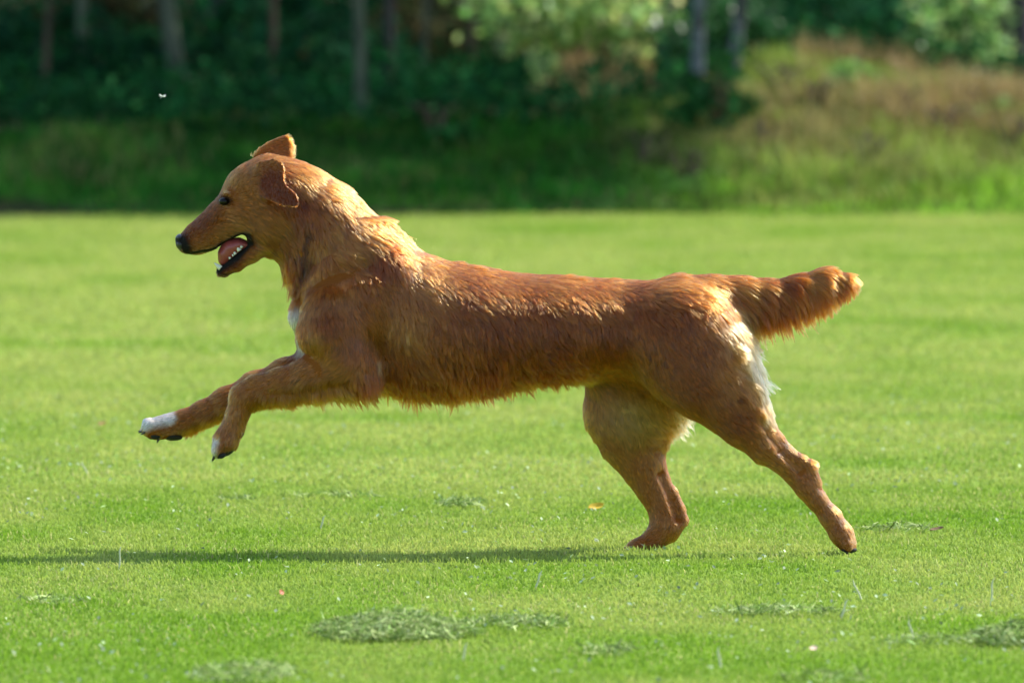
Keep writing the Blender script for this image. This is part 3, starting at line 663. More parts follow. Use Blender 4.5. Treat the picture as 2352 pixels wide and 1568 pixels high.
def ground_mat(name, c1, c2, c3, sc=3.0):
    m, nt, out = new_mat(name)
    b = nt.nodes.new('ShaderNodeBsdfPrincipled'); b.inputs['Roughness'].default_value = .95; b.inputs['Specular IOR Level'].default_value = .1
    tc = nt.nodes.new('ShaderNodeTexCoord')
    n1 = nt.nodes.new('ShaderNodeTexNoise'); n1.inputs['Scale'].default_value = sc; n1.inputs['Detail'].default_value = 6
    n2 = nt.nodes.new('ShaderNodeTexNoise'); n2.inputs['Scale'].default_value = sc * 30; n2.inputs['Detail'].default_value = 4
    r = nt.nodes.new('ShaderNodeValToRGB'); r.color_ramp.elements[0].color = (*c1, 1); r.color_ramp.elements[1].color = (*c2, 1); r.color_ramp.elements[0].position = .35; r.color_ramp.elements[1].position = .65
    mx = nt.nodes.new('ShaderNodeMix'); mx.data_type = 'RGBA'; mx.inputs['B'].default_value = (*c3, 1)
    for n in (n1, n2): nt.links.new(tc.outputs['Object'], n.inputs['Vector'])
    nt.links.new(n1.outputs['Fac'], r.inputs['Fac']); nt.links.new(r.outputs['Color'], mx.inputs['A']); nt.links.new(n2.outputs['Fac'], mx.inputs['Factor'])
    nt.links.new(mx.outputs['Result'], b.inputs['Base Color']); nt.links.new(b.outputs[0], out.inputs[0])
    return m
M_LAWN = ground_mat('lawn_ground', (.15, .26, .02), (.20, .30, .035), (.11, .19, .014), 1.5)
M_BANK = ground_mat('bank_ground', (.035, .05, .012), (.06, .06, .022), (.03, .03, .012), 1.2)
o = mesh_np('lawn', [(-150, -120, 0), (150, -120, 0), (150, 21.5, 0), (-150, 21.5, 0)], [(0, 1, 2, 3)], M_LAWN); tag(o, kind='structure')
gx = np.concatenate([np.linspace(-150, -7, 24), np.linspace(-6.5, 6.5, 105), np.linspace(7, 150, 24)])
gy = np.concatenate([np.linspace(19.6, 25, 60), np.linspace(25.4, 40, 30), np.linspace(42, 260, 20)])
XX, YY = np.meshgrid(gx, gy, indexing='ij')
ZZ = ground_z(XX, YY); ZZ = np.where(YY < edge_y(XX) + .02, -.03, ZZ)
n1, n2 = XX.shape; ii = np.arange(n1 * n2).reshape(n1, n2)
Fq = np.stack([ii[:-1, :-1], ii[1:, :-1], ii[1:, 1:], ii[:-1, 1:]], -1).reshape(-1, 4)
o = mesh_np('bank', np.stack([XX, YY, ZZ], -1).reshape(-1, 3), Fq, M_BANK); tag(o, kind='structure')

# ------------------------------------------------------------------ blades and leaves
M_GRASS = leaf_mat('grass_blade', .40, .65, .15)
M_ROUGH = leaf_mat('rough_grass_blade', .3, .6, .2)
M_LEAF = leaf_mat('leaf', .45, .38, .5)
M_LEAF_DULL = leaf_mat('dull_leaf', .25, .85, .04)

def blades(P, h, w, lean, col, name, mat, two=False, bend=.5):
    n = len(P); a = rng.random(n) * 2 * np.pi
    wd = np.stack([np.cos(a), np.sin(a), 0 * a], 1)                    # across the blade
    b = a + np.pi / 2 + rng.normal(0, .5, n)
    ld = np.stack([np.cos(b), np.sin(b), 0 * b], 1)
    le = lean * np.abs(rng.normal(0, 1, n)).clip(0, 2.2)
    up = norm(np.stack([ld[:, 0] * np.sin(le), ld[:, 1] * np.sin(le), np.cos(le)], 1))
    le2 = np.minimum(le + bend * rng.random(n) * 1.6, 1.9)
    up2 = np.stack([ld[:, 0] * np.sin(le2), ld[:, 1] * np.sin(le2), np.cos(le2)], 1)
    h = h[:, None]; w = w[:, None]
    v0 = P - wd * w / 2; v1 = P + wd * w / 2
    mid = P + up * h * .55; v2 = mid + wd * w * .42; v3 = mid - wd * w * .42
    v4 = mid + up2 * h * .5
    V = np.stack([v0, v1, v2, v3, v4], 1).reshape(-1, 3)
    i = np.arange(n)[:, None] * 5
    F = np.concatenate([i + [0, 1, 2, 3], i + [3, 2, 4, 4]])
    # the tip is a triangle: build both as triangles
    F = np.concatenate([i + [0, 1, 2], i + [0, 2, 3], i + [3, 2, 4]])
    c = np.repeat(col, 5, 0) * np.tile(np.array([.8, .8, 1, 1, 1.12]), n)[:, None]
    return mesh_np(name, V, F, mat, None, np.clip(c, 0, .9), smooth=False)

# the lawn: short mown blades where the lens can see them, thinner far off
def lawn_points(y0, y1, dens, wide=1.7):
    k = .0425 * wide
    A = k * ((y1 + 20) ** 2 - (y0 + 20) ** 2)
    n = int(A * dens); u = rng.random(n)
    d = np.sqrt(u * ((y1 + 20) ** 2 - (y0 + 20) ** 2) + (y0 + 20) ** 2)
    x = (rng.random(n) * 2 - 1) * k * d
    return np.stack([x, d - 20, 0 * x], 1)
LP = [lawn_points(-3.8, 2.2, 25000, 1.75), lawn_points(2.2, 8, 9500, 2.2), lawn_points(8, 20.6, 4200, 2.9)]
LS = np.concatenate([np.full(len(p), s) for p, s in zip(LP, (1.0, 1.35, 1.9))]); LP = np.concatenate(LP)
keep = LP[:, 1] < edge_y(LP[:, 0]) + .25; LP, LS = LP[keep], LS[keep]
n = len(LP)
big = vnoise(LP[:, :2], .9, 21); mid = vnoise(LP[:, :2] * [1, .45], 4.5, 22); fine = vnoise(LP[:, :2], 28, 23)
c1, c2, c3 = np.array([.195, .340, .026]), np.array([.405, .455, .105]), np.array([.48, .47, .17])
worn = np.exp(-((LP[:, 0] + .72) / .28) ** 2 - ((LP[:, 1] - 4.6) / 1.6) ** 2) * .5
t = np.clip(.04 + worn + .55 * big + 1.1 * (mid - .45) + .35 * (fine - .5) + np.clip((LP[:, 1] + 1) / 10, 0, 1) * .38, 0, 1)[:, None]
colr = c1 * (1 - t) + c2 * t
dry = (rng.random(n) < .025 + .07 * (vnoise(LP[:, :2], 2.3, 25) > .62))[:, None]
colr = np.where(dry, c3 * rng.uniform(.7, 1.3, (n, 1)), colr) * np.exp(rng.normal(0, .09, n))[:, None]
hgt = (.006 + .007 * rng.random(n)) * (.7 + .6 * fine) * np.sqrt(LS)
tuft = vnoise(LP[:, :2], 13, 27); hgt *= .75 + .6 * np.clip(tuft - .35, 0, 1)
o = blades(LP, hgt, (.0016 + .0014 * rng.random(n)) * LS ** 1.15, 1.05, colr, 'lawn_grass', M_GRASS)
tag(o, 'short mown lawn grass, bright green with paler dry blades', 'grass', kind='stuff')

# pale clover leaves and clipped bits that catch the light
def flat_bits(P, r, col, name, mat, tilt=.6, asp=.6):
    n = len(P); a = rng.random(n) * 2 * np.pi
    N = norm(np.stack([rng.normal(0, tilt, n), rng.normal(0, tilt, n), np.ones(n)], 1))
    U = norm(np.cross(N, np.stack([np.cos(a), np.sin(a), 0 * a], 1))); Vv = np.cross(N, U)
    r = r[:, None]
    q = np.stack([P - U * r, P + Vv * r * asp + N * r * .12, P + U * r, P - Vv * r * asp + N * r * .12], 1).reshape(-1, 3)
    i = np.arange(n)[:, None] * 4
    return mesh_np(name, q, i + [0, 1, 2, 3], mat, None, np.repeat(col, 4, 0), smooth=False)
CP = lawn_points(-3.8, 6, 160); cm = vnoise(CP[:, :2], 3, 31); CP = CP[cm + rng.random(len(CP)) * .5 > .72]; n = len(CP)
CP[:, 2] = rng.uniform(.010, .022, n)
o = flat_bits(CP, rng.uniform(.0025, .0055, n), np.array([.34, .42, .24]) * np.exp(rng.normal(0, .3, n))[:, None], 'clover', leaf_mat('clover_leaf', .2, .65, .15))
tag(o, 'tiny pale clover leaves and clippings scattered through the lawn', 'clover', kind='stuff')

# rough grass on the bank
def bank_points(n, x0, x1, y0, y1):
    x = rng.uniform(x0, x1, n); y = rng.uniform(y0, y1, n); y = np.maximum(y, edge_y(x) + .01 * rng.random(n))
    return np.stack([x, y, ground_z(x, y) - .01], 1)
BP = bank_points(260000, -5.6, 5.6, 20.0, 23.0)
topx = np.interp(BP[:, 0], [-3, .1, .5, .9, 1.3, 1.8, 2.6], [1.05, 1.2, 1.5, 2.3, 2.1, 1.6, 1.4]) + (vnoise(BP[:, :2], 3, 40) - .5) * .5
BP = BP[BP[:, 1] - EDGE < topx]; n = len(BP)
rs = np.clip((BP[:, 0] - .25) / .7, 0, 1)                                # drier, taller and sunnier in colour towards the right
s_ = BP[:, 1] - EDGE
patch = vnoise(BP[:, :2], 2.2, 41); pf = vnoise(BP[:, :2], 7, 42)
gl, gr, tanc = np.array([.024, .145, .009]), np.array([.23, .40, .035]), np.array([.34, .28, .10])  # left green is darkened to carry the shade of the wood
mixr = np.clip(rs + (pf - .5) * .5, 0, 1)[:, None]
colr = (gl * (1 - mixr) + gr * mixr) * (.45 + 1.0 * vnoise(BP[:, :2], 5.5, 44) ** 1.2)[:, None] * (1 + .7 * np.exp(-s_ / .35))[:, None]
tp = np.clip(rs * np.clip((s_ - .35) / .8, 0, 1) * 1.5 * patch * 1.7 + (rng.random(n) < .05) * .7 + rs * (s_ < .25) * .5 * (patch > .45) , 0, 1) * (rng.random(n) < .85)
tp = np.maximum(tp, (patch > .62) * (rng.random(n) < .3) * .6)[:, None]
colr = (colr * (1 - tp) + tanc * tp) * np.exp(rng.normal(0, .3, n))[:, None]
o = blades(BP, (.03 + .06 * rng.random(n)) * (.6 + .8 * patch + .5 * rs * np.clip(s_ - .4, 0, 1)) * np.clip(.55 + s_ * 1.5, 0, 1), .004 + .004 * rng.random(n), .45, colr, 'rough_grass', M_ROUGH, bend=.9)
tag(o, 'long unmown grass on the bank, dark green in shade on the left and dry on the right', 'grass', kind='stuff')
# tan seed grass on top of the bank
DP = np.concatenate([bank_points(1300, 1.0, 1.4, 21.75, 22.2), bank_points(3600, 1.2, 2.4, 21.0, 21.75), bank_points(5000, 2.4, 5.6, 20.9, 22.0), bank_points(3500, .12, .52, 22.2, 24.6)]); n = len(DP)
keep = vnoise(DP[:, :2], 4, 51) > .30; DP = DP[keep]; n = len(DP)
o = blades(DP, (.06 + .12 * rng.random(n)), .003 + .003 * rng.random(n), .25, np.array([.33, .235, .10]) * np.exp(rng.normal(0, .25, n))[:, None], 'seed_grass', M_ROUGH, bend=.6)
tag(o, 'dry tan seeding grass along the top of the sunny bank', 'grass', kind='stuff')

# ------------------------------------------------------------------ trees and shrubs
def tube(path, rad, n=9):
    path = np.asarray(path, float); V = []; F = []
    for k in range(len(path)):
        ax = norm(path[min(k + 1, len(path) - 1)] - path[max(k - 1, 0)]); s1 = norm(np.cross(ax, [.2, 1, .1])); s2 = np.cross(ax, s1)
        for i in range(n):
            an = 2 * np.pi * i / n; V.append(path[k] + rad[k] * (1 + .08 * math.sin(3 * an + k)) * (np.cos(an) * s1 + np.sin(an) * s2))
    for k in range(len(path) - 1):
        for i in range(n): F.append((k * n + i, k * n + (i + 1) % n, (k + 1) * n + (i + 1) % n, (k + 1) * n + i))
    return V, F
def add_tubes(name, tubes, mat, parent):
    V = []; F = []
    for p, r in tubes:
        v, f = tube(p, r); b0 = len(V); V += v; F += [tuple(i + b0 for i in q_) for q_ in f]
    return mesh_np(name, V, F, mat, parent)
def leaf_cloud(name, C, mat, parent, size, col, var=.3, up=.5, asp=.55):
    n = len(C); N = norm(rng.normal(0, 1, (n, 3)) + [0, -.1, up]); a = norm(rng.normal(0, 1, (n, 3)))
    U = norm(np.cross(N, a)); Vv = np.cross(N, U); r = (size * rng.uniform(.6, 1.25, n))[:, None]
    q_ = np.stack([C - U * r, C + Vv * r * asp - U * r * .15 + N * r * .12, C + U * r - N * r * .15, C - Vv * r * asp - U * r * .15 + N * r * .12], 1).reshape(-1, 3)
    i = np.arange(n)[:, None] * 4
    c = np.array(col) * np.exp(rng.normal(0, var, n))[:, None] * (1 + rng.normal(0, .12, (n, 3)))
    return mesh_np(name, q_, i + [0, 1, 2, 3], mat, parent, np.repeat(np.clip(c, .003, .8), 4, 0), smooth=False)
def clump_points(n, c, r, k=14, spread=.33):
    cen = norm(rng.normal(0, 1, (k, 3))) * (rng.random((k, 1)) ** .45)
    i = rng.integers(0, k, n)
    return np.array(c) + (cen[i] + rng.normal(0, spread, (n, 3)) * .6) * np.array(r)

def bark_mat(name, c, dark, birch=False):
    m, nt, out = new_mat(name)
    b = nt.nodes.new('ShaderNodeBsdfPrincipled'); b.inputs['Roughness'].default_value = .9
    tc = nt.nodes.new('ShaderNodeTexCoord'); mp = nt.nodes.new('ShaderNodeMapping'); mp.inputs['Scale'].default_value = (8, 8, 22) if birch else (40, 40, 5)
    n = nt.nodes.new('ShaderNodeTexNoise'); n.inputs['Scale'].default_value = 1.0; n.inputs['Detail'].default_value = 5
    r = nt.nodes.new('ShaderNodeValToRGB'); r.color_ramp.elements[0].color = (*dark, 1); r.color_ramp.elements[1].color = (*c, 1); r.color_ramp.elements[0].position = .38; r.color_ramp.elements[1].position = .55
    bp = nt.nodes.new('ShaderNodeBump'); bp.inputs['Distance'].default_value = .01
    nt.links.new(tc.outputs['Object'], mp.inputs['Vector']); nt.links.new(mp.outputs[0], n.inputs['Vector']); nt.links.new(n.outputs['Fac'], r.inputs['Fac'])
    nt.links.new(r.outputs['Color'], b.inputs['Base Color']); nt.links.new(n.outputs['Fac'], bp.inputs['Height']); nt.links.new(bp.outputs[0], b.inputs['Normal'])
    nt.links.new(b.outputs[0], out.inputs[0]); return m
BK_GREY = bark_mat('grey_bark', (.085, .10, .06), (.035, .04, .025)); BK_BIRCH = bark_mat('birch_bark', (.115, .13, .13), (.03, .03, .028), True)
BK_DARK = bark_mat('dark_bark', (.045, .038, .035), (.015, .013, .013)); BK_BROWN = bark_mat('brown_bark', (.11, .065, .04), (.05, .03, .018))

def tree(px, y, wpx, bark, label, lean_px=0, top=4.2, crown=None, leaves=5000, lcol=(.05, .11, .02), wig=.02, size=.032):
    b0 = at_depth(px, y); d = y + 20; r = wpx / FPX * d / 2
    root = empty('tree', b0); tag(root, label, 'tree', 'trees along the edge of the wood')
    lean = lean_px / FPX * d / .5                                     # sideways run per metre of height
    hs = np.linspace(-.08, top, 15)
    path = np.stack([lean * hs + wig * np.sin(hs * 2.1 + px), .03 * np.sin(hs * 1.3 + px * .3), hs], 1)
    rad = r * np.interp(hs, [-.08, .1, .6, top], [1.5, 1.12, 1.0, .35])
    c, cr = crown
    c = np.array(c)
    limbs = [(path, rad)]
    cen = c - b0
    for k in range(9):
        t = rng.uniform(.32, .95); p0 = np.array([np.interp(t * top, hs, path[:, i]) for i in range(3)])
        e = cen + norm(rng.normal(0, 1, 3)) * np.array(cr) * .75; e[2] = max(e[2], p0[2] + .1)
        m_ = (p0 + e) / 2 + [0, 0, -.08]
        limbs.append((np.array([p0, m_ * .6 + p0 * .4, m_, e]), np.array([.35, .28, .2, .08]) * r))
    add_tubes('trunk', limbs, bark, root)
    leaf_cloud('crown', clump_points(leaves, cen, cr, 22, .30), M_LEAF, root, size, lcol)
    return root
tree(432, 22.9, 36, BK_GREY, 'grey-green tree trunk leaning to the left, deep in the shaded wood above the muzzle', -52, 4.5, ((-1.1, 23.5, 3.2), (1.5, 1.2, 1.4)))
tree(512, 26.0, 44, BK_DARK, 'dark upright trunk in deep shade just right of the leaning grey-green tree', 4, 4.5, ((-.7, 26, 3.3), (1.5, 1.2, 1.4)))
tree(818, 21.3, 25, BK_GREY, 'slim pale brown trunk rooted in the shaded grassy bank behind the neck of the dog', -5, 4.0, ((-.4, 22.0, 3.0), (1.4, .9, 1.3)), 7000)
tree(898, 22.9, 20, BK_DARK, 'thin dark trunk in the wood just right of the slim pale brown trunk', -6, 4.3, ((.1, 25, 3.2), (1.4, 1.2, 1.4)))
tree(1092, 23.5, 13, BK_BROWN, 'very thin reddish brown sapling stem left of the sunlit leaves', 3, 3.2, ((.2, 23.5, 2.9), (1.1, .8, 1.2)), 1800)
tree(1150, 26.5, 50, BK_DARK, 'broad dark trunk behind the sunlit overhanging leaves', 3, 4.6, ((.3, 26.6, 3.5), (1.5, 1.2, 1.4)))
tree(1602, 21.4, 28, BK_BIRCH, 'straight whitish birch trunk, the left one of the pair above the dog back', 1, 4.4, ((1.0, 21.75, 2.9), (1.35, .75, 1.2)), 9000, wig=.008)
tree(1683, 21.7, 25, BK_BIRCH, 'bluish white birch trunk leaning right, the right one of the pair above the dog back', 34, 4.4, ((1.2, 21.8, 2.7), (1.2, .7, 1.1)), 9000, wig=.015)
for px, y, w_, ln, bk, lb in ((95, 23.0, 12, 8, BK_BROWN, 'thin brown stem near the left end of the wood'), (205, 23.4, 22, -4, BK_GREY, 'dim grey trunk between the left end and the leaning grey-green tree'), (640, 23.0, 14, -14, BK_BROWN, 'thin brown trunk high above the head of the dog'),
        (985, 22.8, 12, 6, BK_GREY, 'thin grey stem halfway between the slim pale brown trunk and the broad dark trunk'), (1195, 24.0, 11, -5, BK_BROWN, 'thin brown stem touching the left side of the bright hanging leaves'), (1540, 24.5, 14, -6, BK_DARK, 'thin dark stem left of the straight whitish birch'),
        (1765, 22.6, 12, 20, BK_DARK, 'thin dark leaning stem just right of the leaning birch')):
    tree(px, y, w_, bk, lb, ln, 3.8, ((float(PX(px, 700, y)[0]) + (.3 if px < 1100 else -.2), y + .4, 3.3), (1.0, .8, .9)), 1800)
tree(2328, 23.4, 92, BK_DARK, 'thick near-black trunk at the right end of the sunny bank', 0, 4.6, ((1.2, 24.4, 3.9), (1.0, .8, 1.0)), wig=.01)
# trees standing outside the view to the right, whose crowns shade the wood
for x, y, z in ((2.9, 27.2, 4.4), (3.6, 28.4, 5.0)):
    tree(1176 + x * FPX / (y + 20), y, 90, BK_DARK, 'dark woodland tree beyond the right end of the bank', 0, 5.5, ((x - .9, y, z), (1.6, 1.0, 1.1)), 4000)

def shrub(px, y, base_dz, c, r, leaves, lcol, label, size=.03, k=16, mat=None, group='shrubs and undergrowth along the wood', stems=6, var=.3, name='shrub'):
    """px, y: where it is rooted; c: foliage centre in picture px, py at that depth; r: half sizes in metres"""
    b0 = at_depth(px, y); root = empty(name, b0); tag(root, label, 'shrub', group)
    cen = PX(c[0], c[1], y) - b0
    tb = []
    for j in range(stems):
        e = cen + norm(rng.normal(0, 1, 3)) * np.array(r) * .7; e[2] = max(e[2], .12); m_ = e * .5 + [rng.normal(0, .03), 0, .03]
        tb.append((np.array([[rng.normal(0, .02), rng.normal(0, .02), -.05], m_ * .6, m_, e]), np.array([.007, .006, .005, .002])))
    add_tubes('stem', tb, BK_BROWN, root)
    leaf_cloud('foliage', clump_points(leaves, cen, r, k, .34), mat or M_LEAF, root, size, lcol, var)
    return root
shrub(1350, 22.9, 0, (1345, 22), (.36, .34, .17), 1150, (.32, .48, .13), 'sunlit shrub with pale bright leaves hanging above the brown grass in the middle', .030, 24, var=.55)
shrub(1245, 22.7, 0, (1248, 160), (.10, .20, .06), 170, (.34, .50, .15), 'small low sprig of sunlit leaves under the bright hanging shrub', .026, 6, stems=3)
shrub(2170, 22.9, 0, (2180, 85), (.20, .25, .34), 1300, (.30, .48, .15), 'tall sunlit leafy shrub beside the thick dark trunk on the right', .030, 14)
shrub(1930, 23.6, 0, (1930, 45), (.32, .35, .17), 1500, (.022, .105, .042), 'broad dark blue-green shrub behind the top of the sunny bank', .030, 16, M_LEAF_DULL)
shrub(1640, 22.4, 0, (1640, 90), (.22, .3, .20), 900, (.025, .105, .025), 'dark leafy shrub between and behind the two birch trunks', .028, 14)
shrub(1790, 21.6, 0, (1800, 265), (.19, .25, .11), 900, (.035, .12, .025), 'low dark green bush at the foot of the leaning birch', .026, 12)
shrub(1870, 21.3, 0, (1890, 330), (.11, .2, .05), 400, (.16, .30, .07), 'small pale green weed clump on the lit slope right of the birches', .024, 8)
shrub(2170, 21.0, 0, (2170, 375), (.13, .2, .045), 600, (.12, .34, .02), 'fresh green low bush near the foot of the sunny bank', .024, 9)
shrub(2320, 20.9, 0, (2330, 395), (.10, .2, .045), 400, (.12, .32, .02), 'fresh green low bush at the right edge of the bank foot', .024, 8)
shrub(1590, 20.5, 0, (1600, 420), (.16, .15, .035), 420, (.12, .24, .05), 'low pale green weeds at the bank foot under the birches', .022, 9, M_LEAF_DULL)
for px, y, c, r, n_, cl, lb in ((1950, 21.7, (1950, 195), (.10, .15, .06), 320, (.24, .38, .10), 'pale leafy weed just below the tan grass, left end of the sunny bank'),
        (2080, 21.2, (2085, 290), (.10, .15, .05), 320, (.10, .26, .03), 'mid green weed halfway up the sunny bank'), (2255, 21.3, (2255, 265), (.09, .15, .05), 300, (.26, .32, .10), 'yellowish weed halfway up the sunny bank under the tall sunlit shrub'),
        (1750, 20.8, (1760, 400), (.10, .15, .04), 300, (.13, .24, .05), 'grey-green weed low on the bank below the leaning birch'), (1985, 20.6, (1990, 425), (.12, .12, .04), 340, (.18, .32, .06), 'light green weed low on the sunny bank close to the lawn'),
        (1480, 20.7, (1490, 420), (.10, .12, .035), 260, (.07, .17, .03), 'half shaded weed low on the bank left of the birches')):
    shrub(px, y, 0, c, r, n_, cl, lb, .022, 8, M_LEAF_DULL, stems=4)
shrub(1000, 21.0, 0, (1000, 330), (.18, .2, .05), 500, (.03, .13, .03), 'low shaded nettle patch above the shoulder of the dog', .026, 10, M_LEAF_DULL)
shrub(1640, 21.1, 0, (1640, 215), (.17, .15, .13), 420, (.03, .12, .03), 'thin leafy undergrowth straggling in front of the two birch trunks', .026, 14, M_LEAF_DULL, stems=8)
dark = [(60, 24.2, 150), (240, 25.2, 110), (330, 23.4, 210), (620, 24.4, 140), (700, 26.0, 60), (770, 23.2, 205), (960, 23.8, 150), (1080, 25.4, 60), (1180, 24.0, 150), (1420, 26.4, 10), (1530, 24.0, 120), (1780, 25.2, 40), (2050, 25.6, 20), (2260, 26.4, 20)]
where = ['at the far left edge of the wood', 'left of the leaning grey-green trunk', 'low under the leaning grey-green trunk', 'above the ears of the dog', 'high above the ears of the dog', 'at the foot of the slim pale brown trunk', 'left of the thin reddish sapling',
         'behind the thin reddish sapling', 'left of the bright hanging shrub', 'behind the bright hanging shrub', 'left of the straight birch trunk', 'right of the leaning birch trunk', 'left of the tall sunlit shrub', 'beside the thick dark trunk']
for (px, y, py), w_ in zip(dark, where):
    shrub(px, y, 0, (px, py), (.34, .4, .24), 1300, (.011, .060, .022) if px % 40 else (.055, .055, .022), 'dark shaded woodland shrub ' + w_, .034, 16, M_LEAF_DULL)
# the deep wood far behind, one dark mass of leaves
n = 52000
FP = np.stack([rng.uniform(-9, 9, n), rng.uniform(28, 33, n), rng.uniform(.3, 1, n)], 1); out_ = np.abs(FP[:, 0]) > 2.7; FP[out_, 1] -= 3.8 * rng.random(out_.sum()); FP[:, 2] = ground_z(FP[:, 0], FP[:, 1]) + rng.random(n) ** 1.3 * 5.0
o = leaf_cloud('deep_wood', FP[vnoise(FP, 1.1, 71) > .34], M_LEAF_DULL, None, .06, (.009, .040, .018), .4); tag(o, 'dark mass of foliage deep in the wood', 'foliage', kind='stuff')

# low ground cover on the shaded floor of the wood
n = 60000
GP = np.stack([rng.uniform(-6, 4.5, n), 21.0 + 6.5 * rng.random(n) ** 1.3, 0 * rng.random(n)], 1)
gt = np.interp(GP[:, 0], [-3, .1, .5, .9, 1.9], [.9, 1.05, 1.3, 2.2, 1.9]); GP = GP[(GP[:, 1] - 20 > gt) & ~((GP[:, 0] > .05) & (GP[:, 0] < .6) & (GP[:, 1] > 22.1))]
GP[:, 2] = ground_z(GP[:, 0], GP[:, 1]) + rng.random(len(GP)) ** 1.5 * (.05 + .20 * vnoise(GP[:, :2], 2.5, 61))
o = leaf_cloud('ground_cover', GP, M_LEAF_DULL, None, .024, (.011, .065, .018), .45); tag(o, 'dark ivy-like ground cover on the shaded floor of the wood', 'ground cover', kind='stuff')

# ------------------------------------------------------------------ small things on the lawn
M_CUT = leaf_mat('cut_grass_blade', .25, .75, .08)
def cut_clump(px, py, w, d, h, n, label, pale=.35):
    g = GROUND(px, py); root_c = g
    r = np.sqrt(rng.random(n)); a = rng.random(n) * 2 * np.pi
    P = np.stack([r * np.cos(a) * w, r * np.sin(a) * d, 0 * r], 1)
    ok = vnoise(P + g, 16, 83) + .35 * (1 - r) > .34; P = P[ok]; r = r[ok]; n = len(P)
    prof = np.clip(1 - r ** 1.6, 0, 1) * (.35 + .9 * vnoise(P + g, 24, 81))
    P[:, 2] = .008 + prof * h * rng.random(n) ** .6
    L = rng.uniform(.010, .032, n); az = rng.normal(0, 1.0, n) + (rng.random(n) > .5) * np.pi; el = rng.normal(.1, .4, n)
    D = np.stack([np.cos(az) * np.cos(el), np.sin(az) * np.cos(el), np.sin(el)], 1); S = norm(np.cross(D, rng.normal(0, 1, (n, 3)) * .5 + [0, 0, 1])) * .0013
    B = np.cross(S, D); mid_ = P + B * 2.5 * rng.normal(0, 1, (n, 1))
    A0 = P - D * L[:, None] / 2; A1 = P + D * L[:, None] / 2
    lowest = np.minimum(A0[:, 2], A1[:, 2]); lift = np.maximum(.003 - lowest, 0); A0[:, 2] += lift; A1[:, 2] += lift; mid_[:, 2] += lift
    V = np.stack([A0 - S * .6, A0 + S * .6, mid_ + S, mid_ - S, A1], 1).reshape(-1, 3)
    i = np.arange(n)[:, None] * 5
    F = np.concatenate([i + [0, 1, 2], i + [0, 2, 3], i + [3, 2, 4]])
    pl = (rng.random(n) < pale)[:, None]
    c = np.where(pl, np.array([.40, .47, .19]), np.array([.17, .26, .060])) * np.exp(rng.normal(0, .35, n))[:, None]
    o = mesh_np('grass_clump', V, F, M_CUT, None, np.repeat(c, 5, 0), smooth=False, loc=tuple(g))
    tag(o, label, 'cut grass', 'clumps of cut grass left on the lawn')
for a in ((905, 1458, .130, .24, .034, 3600, 'largest dull green heap of cut grass, in the foreground below the dog belly'),
          (1180, 1440, .085, .14, .012, 450, 'thin tail of cut grass just right of the largest heap'),
          (1060, 1163, .050, .12, .010, 190, 'small flat streak of cut grass below the chest of the dog'),
          (560, 1154, .060, .06, .006, 80, 'thin brownish wisp of cut grass left of the streak below the chest'),
          (760, 1145, .085, .06, .006, 100, 'thin faint line of cut grass between the wisp and the streak below the chest'),
          (1790, 1414, .105, .09, .012, 380, 'long thin line of cut grass on the lawn below the hind paw'),
          (2330, 1476, .070, .14, .036, 1300, 'rounded heap of cut grass at the right edge of the lawn'),
          (2130, 1480, .070, .08, .008, 120, 'thin wisp of cut grass left of the rounded heap'),
          (560, 1556, .075, .22, .018, 600, 'loose heap of cut grass nearest the camera on the left'),
          (2060, 1222, .080, .07, .008, 150, 'thin line of cut grass just right of the hind paw'),
          (115, 1388, .055, .08, .008, 120, 'small streak of cut grass at the left edge of the lawn'),
          (1400, 1503, .040, .10, .008, 150, 'small pale patch of cut grass between the largest heap and the long thin line'),
          (1890, 1566, .070, .10, .010, 130, 'streak of cut grass nearest the camera on the right')): cut_clump(*a)

def fallen_leaf(px, py, r, col, label, rz, tilt=.35):
    g = GROUND(px, py); K = 9; V = []; F = []
    for i in range(K):
        t = i / (K - 1); w = math.sin(math.pi * min(t * .96 + .02, 1)) ** .8 * .55 * (1 + .12 * math.sin(9 * t))
        for s in (-1, -.5, 0, .5, 1): V.append(((t * 2 - 1) * r, s * w * r, .22 * r * abs(s) + .25 * r * (t - .5) ** 2))
    for i in range(K - 1):
        for j in range(4): F.append((i * 5 + j, i * 5 + j + 1, (i + 1) * 5 + j + 1, (i + 1) * 5 + j))
    o = mesh_np('fallen_leaf', V, F, simple_mat('fallen_leaf', col, .6, .3, noise=.3, scale=120), None)
    o.location = (g[0], g[1], .017); o.rotation_euler = (tilt, -.2, rz)
    tag(o, label, 'leaf', 'fallen leaves on the lawn')
fallen_leaf(1369, 1186, .0145, (.62, .42, .03), 'yellow fallen leaf lying on the grass left of the far hind paw', .3, .7)
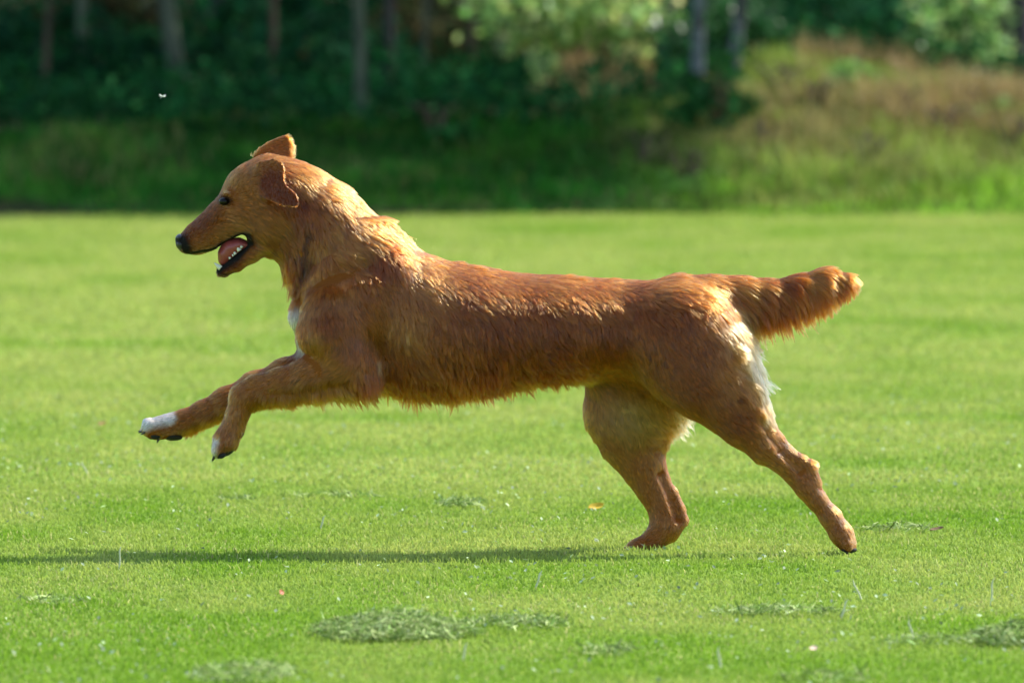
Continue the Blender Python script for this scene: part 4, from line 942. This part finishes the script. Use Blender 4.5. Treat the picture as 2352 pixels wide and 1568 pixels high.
fallen_leaf(645, 1386, .009, (.36, .12, .05), 'reddish brown fallen leaf on the grass left of the largest heap of cut grass', 1.3, .9)
fallen_leaf(235, 992, .009, (.50, .26, .10), 'small tan fallen leaf far out on the lawn left of the front paws', .2, .6)
fallen_leaf(2152, 1239, .012, (.24, .15, .07), 'dull brown fallen leaf on the grass right of the hind paw', .1, .3)
fallen_leaf(1868, 1516, .008, (.60, .44, .32), 'pale pinkish fallen leaf on the grass near the bottom right', .8, .6)
fallen_leaf(980, 1446, .008, (.70, .60, .56), 'whitish petal-like leaf lying on the largest heap of cut grass', .5, .8)
# thin dry stalks standing in the lawn: build one, then copy it
M_STALK = simple_mat('dry_stalk', (.55, .56, .36), .5, .4)
st = None
for px, py, h, tx in ((203, 1092, .018, -.5), (274, 1308, .026, .02), (1981, 1382, .026, -.45), (2276, 1390, .030, .05), (1931, 1420, .020, .3), (2098, 1466, .017, -.3), (1656, 1542, .024, -.15), (1062, 1518, .016, .2), (1230, 1350, .018, .3), (735, 1215, .014, .3)):
    if st is None:
        v, f = tube([(0, 0, -.004), (.001, 0, .4), (.0, 0, .8), (.002, 0, 1.0)], [.0016, .0016, .0014, .0005], 6)
        v = [(p[0] if True else 0, p[1], p[2]) for p in v]
        st = mesh_np('grass_stalk', v, f, M_STALK); o = st
    else:
        o = st.copy(); COL.objects.link(o)
    g = GROUND(px, py); o.location = (g[0], g[1], 0); o.scale = (1, 1, h + .012); o.rotation_euler = (0, tx, 0)
    tag(o, 'thin pale dry grass stalk sticking up from the mown lawn', 'stalk', 'pale stalks standing in the lawn')
# a speck of fluff in the air
fl = PX(373, 221, .3); tb = []
for k in range(26):
    d_ = norm(rng.normal(0, 1, 3) * [1.3, .8, .35]); tb.append((np.array([[0, 0, 0], d_ * .003, d_ * .006 + [0, 0, .0004]]), np.array([.00035, .0003, .0002])))
o = add_tubes('floating_seed', tb, simple_mat('seed_fluff', (.85, .85, .82), .6), None); o.location = tuple(fl)
tag(o, 'tiny white speck of seed fluff drifting in front of the dark wood', 'seed')
